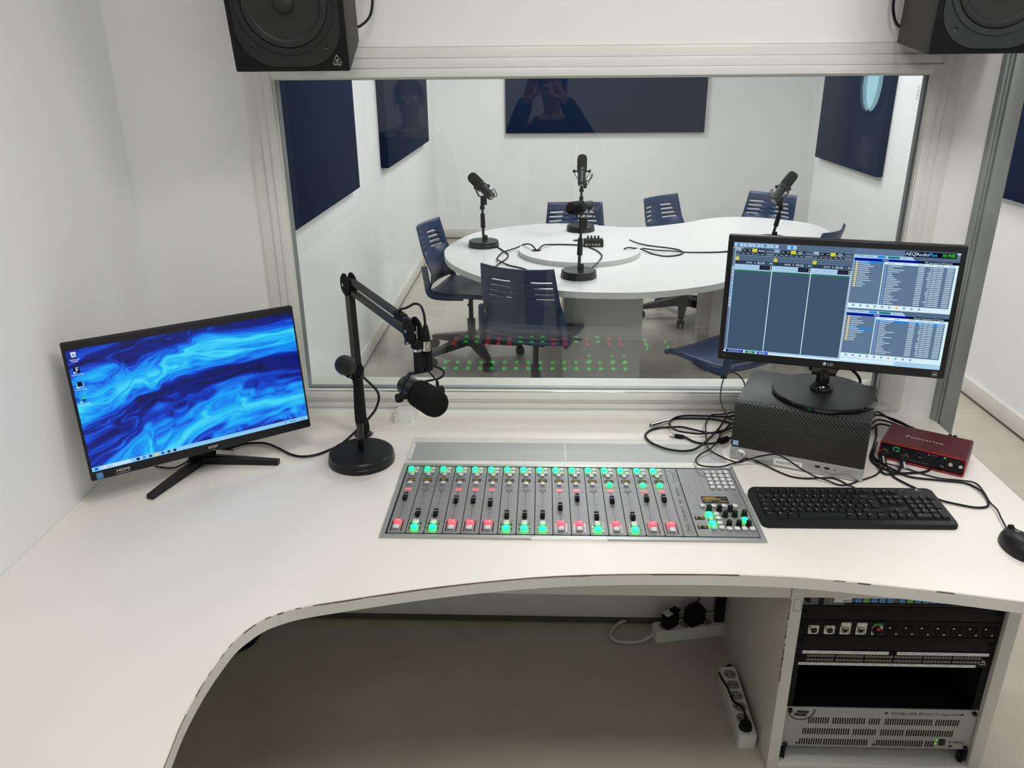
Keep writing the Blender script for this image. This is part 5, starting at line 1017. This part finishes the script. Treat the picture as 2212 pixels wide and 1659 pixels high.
md = Vector((0.47, -0.88, 0)).normalized(); my = math.atan2(-md.x, md.y)
mic0 = Vector((hang.x, hang.y, T + 0.2760))
barrel_mic(mic0, my, R(8), 1, 'black barrel microphone with foam windscreen hanging from the folding arm', None, -1).scale = (1.13, 1.13, 1.13)
t = thing('microphone_cable', 'black cable with a metal connector beside the hanging microphone', 'cable', (hang.x + 0.0215, hang.y - 0.003, T + 0.392))
b = MB('nickel'); b.lathe([(0.0098, -0.004), (0.0098, 0.020)], None, 24); b.m('blackm'); b.lathe([(0.0100, 0.020), (0.0102, 0.026), (0.0078, 0.044), (0.0048, 0.058)], None, 24, cap0=False); b.m('nickel'); b.box((0.004, -0.0095, 0.006), (0.005, 0.003, 0.007), 0.001); b.build('connector', t)
b = MB('cable'); b.tube([(0, 0, 0.055), (-0.002, 0.0, 0.085), (-0.010, 0.004, 0.104), (-0.024, 0.01, 0.106), (-0.036, 0.02, 0.098), (-0.050, 0.035, 0.088), (-0.062, 0.05, 0.082)], 0.0030, 8, 5); b.tube([(-0.060, 0.048, 0.083), (-0.066, 0.060, 0.078), (-0.072, 0.070, 0.066)], 0.0030, 8, 4); b.build('cord', t)
# small white switch box at the window sill
sw = thing('switch_box', 'small white rocker switch box on the desk under the window', 'switch', (-0.3795, -0.0400, T))
b = MB('white'); b.prism(rrect(0.0640, 0.0640, 0.009, 5), 0, 0.022); b.prism(rrect(0.0610, 0.0610, 0.008, 5), 0.022, 0.0265); b.m('seam')
for x in (-0.0165, 0.0165): b.box((x, -0.0322, 0.0095), (0.006, 0.0008, 0.0012))
b.build('body', sw)
b = MB('white'); b.prism(rrect(0.045, 0.045, 0.004, 4), 0.0265, 0.0330, Matrix.Rotation(R(2), 4, 'X')); b.build('rocker', sw)

# ------------------------------------------------------------------ loudspeakers
def speaker(loc, yaw, pitch, label, flip, wall_y):
    t = thing('loudspeaker', label, 'loudspeaker', loc, 0, 'black wall loudspeakers above the window', rot=(pitch, 0, yaw))
    w, d, h = 0.25, 0.268, 0.40
    b = MB('spk'); b.box((w / 2, d / 2 + 0.003, h / 2), (w, d - 0.006, h), 0.003); b.build('cabinet', t)
    b = MB('spkf'); b.box((w / 2, 0.004, h / 2), (w - 0.001, 0.012, h - 0.001), 0.004); b.build('front_baffle', t)
    b = MB('spkp'); P0 = rrect(w - 0.026, 0.372, 0.084, 10, w / 2, 0.198); WC = (w / 2, 0.142)
    b.prism(P0, 0.002, 0.0045, FR); c0 = circ(0.1005, 56, *WC); b.ring(circ(0.1035, 56, *WC), circ(0.0915, 56, *WC), 0.0045, 0.0075, FR)
    b.lathe([(0.1045, 0.0045), (0.1035, 0.0072), (0.098, 0.0078), (0.0915, 0.0055), (0.0905, 0.0005)], Matrix.Translation((WC[0], 0, WC[1])) @ FR, 56, False, False); b.build('driver_plate', t)
    b = MB('cone'); MX = Matrix.Translation((WC[0], -0.0046, WC[1])) @ FR
    b.lathe([(0.0905, 0.0002), (0.088, 0.0042), (0.083, 0.0062), (0.077, 0.0052), (0.0735, 0.0015), (0.0730, 0.0008), (0.055, 0.0004)], MX, 56, False, False); b.build('cone_surround', t)
    b = MB('cone'); b.lathe([(0.0730, 0.0010), (0.050, 0.00055), (0.026, 0.00025), (0.0225, 0.0012), (0.0200, 0.0060), (0.0140, 0.0105), (0.007, 0.0125), (0.0001, 0.013)], MX, 48, False, False); b.build('woofer_cone', t)
    b = MB('cone'); b.lathe([(0.055, 0.0005), (0.040, 0.004), (0.022, 0.002), (0.014, 0.006), (0.0001, 0.010)], Matrix.Translation((w / 2, -0.0046, 0.315)) @ FR, 36, False, False); b.build('tweeter', t)
    for x, z in ((0.045, 0.053), (0.205, 0.053), (0.045, 0.231), (0.205, 0.231)):
        b = MB('cavity'); MX2 = Matrix.Translation((x, -0.0045, z)) @ FR; b.prism(circ(0.0038, 14), 0, 0.0004, MX2); b.m('chrome'); b.ring([(0.0042 * math.cos(R(a)), 0.0042 * math.sin(R(a))) for a in range(200, 300, 12)], [(0.0037 * math.cos(R(a)), 0.0037 * math.sin(R(a))) for a in range(200, 300, 12)], 0.0, 0.0006, MX2); b.build('plate_screw', t)
    b = FL('legend'); lx_ = 0.2235 if not flip else 0.2235
    tri = [(-0.010, -0.007), (0.010, -0.007), (0.0, 0.010)]
    for p, q_ in zip(tri, tri[1:] + tri[:1]): b.bar((*p, 0), (*q_, 0), 0.0006, 0.0002)
    b.ring(circ(0.0030, 16, -0.0005, -0.0018), circ(0.0024, 16, -0.0005, -0.0018), 0, 0.0002); b.prism(circ(0.0012, 10, 0.0005, -0.0018), 0, 0.0002); b.text('behringer', 0.0048, 0, -0.0105, 0, sx=0.95); b.build('maker_emblem', t, xf=Matrix.Translation((lx_, -0.0025, 0.026)) @ FR)
    b = MB('blackm'); ml = (Matrix.Translation(loc) @ Matrix.Rotation(yaw, 4, 'Z') @ Matrix.Rotation(pitch, 4, 'X')).inverted(); wp = Vector((loc[0] + 0.125 - (0.02 if not flip else -0.02), -0.001, loc[2] + 0.25)); wl = ml @ wp
    b.bar((w / 2, d - 0.001, 0.20), wl, 0.05, 0.03); b.build('wall_bracket', t)
    return t, ml
t, ml = speaker((-0.6433, -0.3818, T + 0.9955), R(6.76), R(14.3), 'black loudspeaker above the left end of the window', False, 0)
b = MB('cable'); b.tube([ml @ Vector((x, y, T + z)) for x, y, z in ((-.46, -.145, 1.22), (-.40, -.06, 1.22), (-.395, -.04, 1.17), (-.405, -.05, 1.12), (-.44, -.09, 1.095), (-.48, -.11, 1.13))], 0.0034, 8, 5); b.build('cord', t)
t, ml = speaker((0.892, -0.300, T + 1.0196), R(-7.2), R(6.25), 'black loudspeaker above the right end of the window', True, 0)
b = MB('cable'); b.tube([ml @ Vector((x, y, T + z)) for x, y, z in ((.96, -.05, 1.25), (.915, -.03, 1.22), (.905, -.03, 1.16), (.908, -.03, 1.12), (.925, -.035, 1.088), (.965, -.05, 1.08), (1.0, -.06, 1.10))], 0.0036, 8, 5); b.build('cord', t)
# ------------------------------------------------------------------ booth table
TZ = 0.740
KB = 0.9627
def bt(x, y): return (0.0342 + (x - 0.0342) * KB, -2.2564 + (y + 2.2564) * KB)
TB = [(-0.561, 2.560), (-0.548, 2.82), (-0.437, 3.173), (-0.290, 3.337), (-0.147, 3.448), (0.062, 3.535), (0.28, 3.53), (0.478, 3.445), (0.617, 3.395), (0.803, 3.415), (1.091, 3.58), (1.226, 3.700), (1.396, 3.784), (1.587, 3.782), (1.76, 3.703), (1.909, 3.573), (1.976, 3.431), (1.985, 3.20), (1.922, 3.00), (1.70, 2.74), (1.43, 2.43), (1.19, 2.10), (0.9886, 1.867), (0.84, 1.772), (0.669, 1.699), (0.50, 1.662), (0.29, 1.666), (0.14, 1.696), (-0.07, 1.79), (-0.2785, 1.96), (-0.474, 2.252)]
TB = [bt(*p) for p in TB]
tb = thing('meeting_table', 'large white curved meeting table with a raised round centre in the booth', 'table', (0.7, 2.7, 0))
PT = [(p.x - 0.7, p.y - 2.7) for p in spline([(x, y, 0) for x, y in TB], 4, True)]
b = MB('table'); b.prism(PT[::-1], TZ - 0.032, TZ, side='tedge'); b.build('tabletop', tb, 30)
DC = bt(0.262, 2.555); b = MB('table'); b.prism(circ(0.352, 72, DC[0] - 0.7, DC[1] - 2.7), TZ, TZ + 0.028, side='tedge'); b.build('raised_centre', tb, 30)
b = MB('cabin'); (qx0, qy0), (qx1, qy1) = bt(0.165, 2.10), bt(0.607, 2.62); b.bb(qx0 - 0.7, qx1 - 0.7, qy0 - 2.7, qy1 - 2.7, 0, TZ - 0.032, 0.002); b.build('pedestal', tb)
b = MB('cabin'); (qx0, qy0), (qx1, qy1) = bt(1.085, 2.55), bt(1.50, 3.0); b.bb(qx0 - 0.7, qx1 - 0.7, qy0 - 2.7, qy1 - 2.7, 0, TZ - 0.032, 0.002); b.build('pedestal', tb)
for x, y in (bt(0.002, 2.504), bt(0.262, 2.795), bt(0.520, 2.533)):
    b = MB('cavity' if x < 0.4 else 'white'); b.prism(circ(0.026, 28, x - 0.7, y - 2.7), TZ + 0.028, TZ + 0.0286); b.m('gold' if x < 0.4 else 'white'); b.ring(circ(0.031, 28, x - 0.7, y - 2.7), circ(0.026, 28, x - 0.7, y - 2.7), TZ + 0.028, TZ + 0.0296); b.build('cable_grommet', tb)
def tcable(label, pts, r=0.0042):
    b = MB('cable'); b.tube([(*bt(x, y), TZ + z) for x, y, z in pts], r, 8, 5); return tag(b.build('cable'), label, 'cable')
U_ = 0.0045; W_ = 0.0330
tcable('black cable from the left microphone stand winding to the front of the booth table', [(-.300, 2.87, U_), (-.264, 2.775, U_), (-.21, 2.634, U_), (-.168, 2.512, U_), (-.173, 2.396, U_), (-.206, 2.285, U_), (-.232, 2.178, U_), (-.25, 2.10, U_)])
tcable('black cable from the round centre looping over the left of the booth table', [(.0, 2.504, W_), (-.03, 2.550, W_ + .02), (-.070, 2.640, W_ + .004), (-.118, 2.655, .014), (-.160, 2.60, .012), (-.205, 2.512, .013), (-.228, 2.41, U_), (-.214, 2.312, .013), (-.153, 2.231, U_), (-.083, 2.166, U_), (-.039, 2.102, U_), (-.01, 2.03, U_)])
tcable('black cable arching between the left grommet and the small black box', [(.012, 2.49, W_), (.046, 2.574, W_ + .012), (.106, 2.653, W_), (.18, 2.653, W_), (.254, 2.640, W_), (.300, 2.618, W_)])
tcable('black cable curling from the small black box to the front microphone stand', [(.318, 2.585, W_), (.364, 2.482, W_), (.385, 2.36, W_), (.372, 2.26, W_), (.342, 2.18, .020), (.30, 2.130, U_), (.262, 2.110, U_), (.242, 2.09, U_)])
tcable('black cable in a flat loop right of the round table centre', [(.528, 2.520, W_), (.554, 2.522, W_ + .008), (.594, 2.546, W_), (.640, 2.590, .018), (.701, 2.527, U_), (.767, 2.462, U_), (.844, 2.485, U_), (.889, 2.55, U_), (.879, 2.629, U_), (.824, 2.689, U_), (.722, 2.751, U_), (.640, 2.80, .012), (.59, 2.79, W_)])
tcable('black cable running right across the booth table towards the far microphone', [(.654, 2.640, .013), (.735, 2.590, .012), (.827, 2.566, .012), (.922, 2.566, U_), (1.046, 2.566, U_), (1.15, 2.584, U_), (1.3, 2.66, U_), (1.44, 2.80, U_)])
am = thing('headphone_amplifier', 'small black headphone box with four knobs on the round table centre', 'headphone amplifier', (*bt(0.352, 2.630), TZ + 0.028))
b = MB('blackm'); b.box((0, 0, 0.021), (0.115, 0.065, 0.042), 0.003); b.build('body', am)
for k in range(5):
    b = MB('nickel'); b.ring(circ(0.0062, 16), circ(0.0035, 16), 0, 0.003, Matrix.Translation((-0.042 + k * 0.0185, -0.0325, 0.016)) @ FR); b.build('jack_socket', am)
for k in range(4): MB('black').cyl((-0.032 + k * 0.0205, 0.012, 0.041), (-0.032 + k * 0.0205, 0.012, 0.060), 0.0062, 0.0052).build('volume_knob', am)
# booth microphones on round stands
def bstand(x, y, h, lean, label, first=[None]):
    t = thing('microphone_stand', label, 'microphone stand', (x, y, TZ), 0, 'round-based stands on the booth table')
    b = MB('blacks'); b.lathe([(0.0900, 0), (0.0935, 0.002), (0.0935, 0.016), (0.0915, 0.018), (0.0920, 0.020), (0.0900, 0.034), (0.0860, 0.0375), (0.0001, 0.038)], None, 48); b.build('base', t)
    b = MB('blackg'); b.cyl((0, 0, 0.036), (lean[0] * 0.45, lean[1] * 0.45, h * 0.5), 0.0085); b.cyl((lean[0] * 0.4, lean[1] * 0.4, h * 0.45), (lean[0], lean[1], h), 0.0075); b.build('pole', t)
    b = MB('blackm'); b.cyl((lean[0] * 0.42, lean[1] * 0.42, h * 0.48), (lean[0] * 0.86, lean[1] * 0.86, h * 0.84), 0.0145, 0.0130); b.build('clutch', t)
    b = MB('blackm'); b.box((0.010, -0.008, 0.055), (0.030, 0.022, 0.03), 0.005); b.build('cable_clip', t)
    return Vector((x + lean[0], y + lean[1], TZ + h))
BG = 'barrel microphones on the booth table'
def bmic(x, y, h, lean, d, pitch, l1, l2, loop):
    (x, y), h = bt(x, y), h * KB
    p = bstand(x, y, h, lean, l1); yaw = math.atan2(-d[0], d[1]); barrel_mic(p + Vector((0, 0, 0.120)), yaw, R(pitch), -1, l2, BG, loop).scale = (1.08, 1.08, 1.08)
bmic(-0.332, 2.763, 0.245, (-0.004, 0), (-0.62, 0.60), 30, 'round-based microphone stand at the left end of the booth table', 'barrel microphone tilted up to the left at the left end of the booth table', 1)
bmic(0.303, 3.274, 0.275, (0, 0), (0.05, 1.0), 52, 'round-based microphone stand behind the round centre of the booth table', 'barrel microphone seen from behind at the back of the booth table', 1)
bmic(0.236, 1.982, 0.250, (0.006, 0), (-0.55, -0.83), 4, 'round-based microphone stand at the front of the booth table', 'barrel microphone pointing out at the front of the booth table', -1)
bmic(1.500, 2.860, 0.215, (0.04, 0.03), (0.78, 0.45), 44, 'microphone stand rising behind the right-hand monitor on the booth table', 'barrel microphone tilted up to the right above the right-hand monitor', -1)

# ------------------------------------------------------------------ booth chairs
def make_chair(loc, rz, label):
    t = thing('swivel_chair', label, 'chair', loc, rz, 'navy swivel chairs around the booth table')
    def seat(u, v):
        x = -1 + 2 * u / 12; y = -1 + 2 * v / 12; w = 0.225 - 0.018 * max(0, y) ** 2
        return (x * w * (1 - 0.05 * abs(y) ** 6), 0.015 + 0.225 * y * (1 - 0.06 * x ** 6), 0.455 + 0.014 * x * x - 0.030 * max(0, y - 0.45) ** 2 / 0.3 + 0.018 * max(0, -y - 0.5))
    b = MB('chair'); b.grid(seat, 12, 12); o = b.build('seat', t, 60); m = o.modifiers.new('s', 'SOLIDIFY'); m.thickness = 0.022; m.offset = -1
    def back(u, v):
        ts = [0, 0.12, 0.26, 0.40, 0.555, 0.580, 0.635, 0.660, 0.715, 0.740, 0.795, 0.820, 0.86, 0.94, 1.0]; tv = ts[v]
        sl = {4: 0.80, 5: 0.80, 6: 0.78, 7: 0.75, 8: 0.73, 9: 0.70, 10: 0.68, 11: 0.65, 12: 0.63}.get(v, 0.70)
        xs = [-1, -0.9, -sl, -sl * 0.6, -0.12, 0.12, sl * 0.6, sl, 0.9, 1]; x = xs[u]
        hw = 0.226 - 0.034 * tv; z = 0.490 + 0.37 * tv - 0.006 * (1 - x * x) * (tv > 0.9)
        return (x * hw, -0.235 - 0.075 * tv ** 1.3 + 0.045 * x * x + 0.03 * math.exp(-((tv - 0.25) / 0.2) ** 2), z)
    b = MB('chair'); b.grid(back, 9, 14, lambda u, v: v in (4, 6, 8, 10) and u in (2, 3, 6, 7) and True if v in (4, 6, 8, 10) else False)
    o = b.build('backrest', t, 60); m = o.modifiers.new('s', 'SOLIDIFY'); m.thickness = 0.009; m.offset = 0
    for s in (-1, 1):
        b = MB('chair'); b.tube([(s * 0.205, 0.02, 0.447), (s * 0.222, -0.10, 0.445), (s * 0.228, -0.185, 0.460), (s * 0.224, -0.205, 0.54), (s * 0.216, -0.222, 0.63)], 0.014, 10, 5, flat=1.5); b.build('side_bracket', t, 60)
    b = MB('blackm'); b.box((0, -0.01, 0.418), (0.18, 0.22, 0.03), 0.008); b.cyl((0.10, 0.05, 0.413), (0.235, 0.06, 0.408), 0.005); b.build('tilt_plate', t)
    b = MB('black'); b.cyl((0, 0, 0.10), (0, 0, 0.25), 0.026); b.cyl((0, 0, 0.25), (0, 0, 0.415), 0.015); b.cyl((0, 0, 0.075), (0, 0, 0.155), 0.046, 0.032); b.build('column', t)
    for k in range(5):
        a = R(90 + 72 * k + 18); c, s = math.cos(a), math.sin(a); b = MB('black'); b.bar((0.03 * c, 0.03 * s, 0.120), (0.315 * c, 0.315 * s, 0.076), 0.066, 0.066, 0.040, 0.026); l = b.build('leg', t)
        w = MB('blackm')
        for q in (-1, 1): w.cyl((0.315 * c - s * 0.006 * q, 0.315 * s + c * 0.006 * q, 0.0275), (0.315 * c - s * 0.026 * q, 0.315 * s + c * 0.026 * q, 0.0275), 0.0275)
        w.cyl((0.315 * c, 0.315 * s, 0.03), (0.315 * c, 0.315 * s, 0.085), 0.010); w.build('caster', l)
    return t
def fy(dx, dy): return math.atan2(-dx, dy)
CHS = [((0.005, 1.965), fy(0.345, 0.94), 'navy swivel chair seen from behind at the front of the booth table'),
       ((-0.435, 2.86), fy(0.97, -0.23), 'navy swivel chair side on at the left end of the booth table'),
       ((0.280, 3.44), fy(0.0, -1), 'navy swivel chair at the far side directly behind the rear microphone'),
       ((1.135, 3.80), fy(0.68, -0.73), 'navy swivel chair turned to the right behind the waist of the booth table'),
       ((1.640, 3.93), fy(-0.69, -0.72), 'navy swivel chair at the far right behind the tilted microphone'),
       ((1.60, 2.86), fy(-0.80, 0.59), 'navy swivel chair whose back edge peeks above the top of the right-hand monitor'),
       ((0.98, 1.62), fy(-0.60, 0.80), 'navy swivel chair half hidden behind the right-hand monitor nearest the glass')]
CHS = [((bt(p[0] + 0.30 * math.sin(a), p[1] - 0.30 * math.cos(a))[0] - 0.29 * math.sin(a), bt(p[0] + 0.30 * math.sin(a), p[1] - 0.30 * math.cos(a))[1] + 0.29 * math.cos(a)), a, l) for p, a, l in CHS]
c0 = make_chair((*CHS[0][0], 0), CHS[0][1], CHS[0][2])
for p, a, l in CHS[1:]: dup(c0, (*p, 0), a, l)

# ------------------------------------------------------------------ camera, world, view
cd = bpy.data.cameras.new('camera'); cam = bpy.data.objects.new('camera', cd); col.objects.link(cam)
cd.sensor_width = 36; cd.sensor_fit = 'HORIZONTAL'; cd.lens = 1724.59 / 2212 * 36; cd.clip_start = 0.02
yw, pt_, rl = R(2.222), R(21.846), R(-0.503)
fw = Vector((-math.sin(yw) * math.cos(pt_), math.cos(yw) * math.cos(pt_), -math.sin(pt_))); rt = Vector((math.cos(yw), math.sin(yw), 0)); up = rt.cross(fw)
rx = rt * math.cos(rl) + up * math.sin(rl); ux = up * math.cos(rl) - rt * math.sin(rl)
cam.matrix_world = Matrix(((rx.x, ux.x, -fw.x, 0.0342), (rx.y, ux.y, -fw.y, -2.2564), (rx.z, ux.z, -fw.z, T + 1.008), (0, 0, 0, 1)))
sc.camera = cam
wd = bpy.data.worlds.new('world'); sc.world = wd; wd.use_nodes = True; wd.node_tree.nodes['Background'].inputs[0].default_value = (0.8, 0.85, 0.9, 1); wd.node_tree.nodes['Background'].inputs[1].default_value = 0.3
vs = sc.view_settings; sc.display_settings.display_device = 'sRGB'; vs.view_transform = 'Standard'; vs.look = 'None'; vs.exposure = 0.0; vs.gamma = 1.0; vs.use_curve_mapping = False
cy = sc.cycles; cy.use_denoising = True; cy.max_bounces = 10; cy.diffuse_bounces = 6; cy.glossy_bounces = 5; cy.transparent_max_bounces = 12; cy.transmission_bounces = 6; cy.caustics_reflective = False; cy.caustics_refractive = False; cy.sample_clamp_indirect = 4.0
# ------------------------------------------------------------------ two people behind the camera, mirrored in the window glass
M['skin'] = mat('skin', (0.42, 0.25, 0.18), 0.5); M['hair'] = mat('dark_hair', (0.015, 0.010, 0.008), 0.6); M['knit'] = mat('dark_knit', (0.014, 0.015, 0.020), 0.9, bump=0.3, bscale=400); M['jean'] = mat('dark_jeans', (0.016, 0.022, 0.04), 0.85, bump=0.2, bscale=600); M['shoe'] = mat('dark_shoes', (0.01, 0.01, 0.01), 0.5)
def skinned(name, pts, links, root, m, parent, sub=2):
    me = bpy.data.meshes.new(name); me.from_pydata([p[0] for p in pts], links, []); o = bpy.data.objects.new(name, me); col.objects.link(o); o.parent = parent
    md = o.modifiers.new('skin', 'SKIN'); md.use_smooth_shade = True; md.branch_smoothing = 0.6
    for i, p in enumerate(pts): d = me.skin_vertices[0].data[i]; d.radius = p[1] if isinstance(p[1], tuple) else (p[1], p[1]); d.use_root = (i == root)
    sb = o.modifiers.new('sub', 'SUBSURF'); sb.levels = sub; sb.render_levels = sub; me.materials.append(M[m]); return o
def person(label, loc, rz, k, arms, hold):
    t = thing('person', label, 'person', loc, rz); t.scale = (k, k, k)
    S = {}
    def build(grow, keep):
        P, L, idx = [], [], {}
        def add(n, c, r, frm=None):
            idx[n] = len(P); P.append((c, tuple(q + grow for q in r) if isinstance(r, tuple) else r + grow))
            if frm is not None: L.append((idx[frm], idx[n]))
        add('pelvis', (0, 0, .96), (.150, .115)); root = 0
        if keep != 'legs':
            add('waist', (0, 0, 1.10), (.135, .100), 'pelvis'); add('chest', (0, 0, 1.30), (.155, .110), 'waist'); add('yoke', (0, -.01, 1.43), (.110, .085), 'chest')
            if keep == 'all': add('neck', (0, .0, 1.51), .052, 'yoke'); add('jaw', (0, .025, 1.575), (.062, .072), 'neck'); add('skull', (0, .012, 1.655), (.076, .092), 'jaw'); add('crown', (0, .005, 1.715), (.055, .066), 'skull')
            else: add('collar', (0, 0, 1.475), .062, 'yoke')
            for s, a in ((-1, arms[0]), (1, arms[1])):
                n = str(s); add('sh' + n, (s * .165, -.01, 1.415), .066, 'yoke'); add('el' + n, a[0], .046, 'sh' + n); add('wr' + n, a[1], .030, 'el' + n)
                if keep == 'all':
                    w = Vector(a[1]); d = (w - Vector(a[0])).normalized(); sd = d.cross(Vector((0, 1, 0.3))).normalized() * s; nr = d.cross(sd)
                    add('pm' + n, tuple(w + d * .075), (.036, .020), 'wr' + n)
                    for f in range(4):
                        b0 = w + d * .085 + sd * (.027 - .018 * f); c = 0.30 + 0.1 * f; l = (.040, .046, .043, .034)[f]
                        add('fa%s%d' % (n, f), tuple(b0 + d * l), .0092, 'pm' + n); add('fb%s%d' % (n, f), tuple(b0 + d * l * 1.7 + nr * l * c), .0085, 'fa%s%d' % (n, f)); add('fc%s%d' % (n, f), tuple(b0 + d * l * 2.2 + nr * l * (c + .35)), .0075, 'fb%s%d' % (n, f))
                    add('ta' + n, tuple(w + d * .045 + sd * .042), .0115, 'wr' + n); add('tb' + n, tuple(w + d * .080 + sd * .055 + nr * .015), .0095, 'ta' + n)
        if keep != 'top':
            for s in (-1, 1):
                n = 'l' + str(s); add('hp' + n, (s * .085, 0, .88), .098, 'pelvis'); add('kn' + n, (s * .095, .012, .50), .062, 'hp' + n); add('an' + n, (s * .100, -.01, .10), .042, 'kn' + n)
                if keep == 'all': add('ft' + n, (s * .105, .12, .040), (.040, .030), 'an' + n)
        return P, L, root
    P, L, r = build(0, 'all'); skinned('body', P, L, r, 'skin', t)
    P, L, r = build(.016, 'top'); skinned('sweater', P, L, r, 'knit', t); P, L, r = build(.014, 'legs'); skinned('trousers', P, L, r, 'jean', t)
    for s in (-1, 1):
        b = MB('shoe'); b.sph((s * .104, .055, .046), 1, (.052, .135, .050)); b.bb(s * .104 - .05, s * .104 + .05, -.075, .18, 0, .02, .008); b.build('shoe', t)
        b = MB('white'); b.sph((s * .030, .104, 1.652), .0125); b.m('hair').sph((s * .030, .1135, 1.652), .0055); b.build('eye', t)
        b = MB('skin'); b.sph((s * .083, .002, 1.640), 1, (.012, .022, .034)); b.build('ear', t)
    b = MB('skin'); b.bar((0, .100, 1.655), (0, .124, 1.612), .016, .012, .030, .022); b.build('nose', t)
    b = MB('redp'); b.tube([(-.024, .094, 1.578), (0, .104, 1.575), (.024, .094, 1.578)], .005, 8, 4); b.build('mouth', t)
    b = MB('hair'); b.grid(lambda u, v: ((.092 * math.cos(2 * PI * u / 28)) * math.cos(PI / 2 * v / 9), -.012 + .112 * math.sin(2 * PI * u / 28) * math.cos(PI / 2 * v / 9), 1.640 + (.045 if math.sin(2 * PI * u / 28) > 0.1 else -.02) * (1 - v / 9) + .118 * math.sin(PI / 2 * v / 9)), 28, 9); b.build('hair', t, 60)
    return t
ph = person('person in dark sweater holding up a phone, mirrored in the middle of the glass', (0.09, -2.66, 0), 0, 1.0, (((-.26, .12, 1.28), (-.14, .30, 1.60)), ((.26, .12, 1.28), (.06, .30, 1.60))), True)
pf = thing('phone', 'dark phone held up by the person mirrored in the window glass', 'phone', (0.05, -2.272, T + 0.985)); MB('blackg').box((0, 0, 0), (0.165, 0.008, 0.078), 0.004).build('body', pf)
person('person in dark clothes standing at the left, mirrored in the second navy panel', (-0.74, -2.60, 0), R(-6), 0.965, (((-.235, .01, 1.16), (-.245, .07, .92)), ((.235, .01, 1.16), (.245, .07, .92))), False)
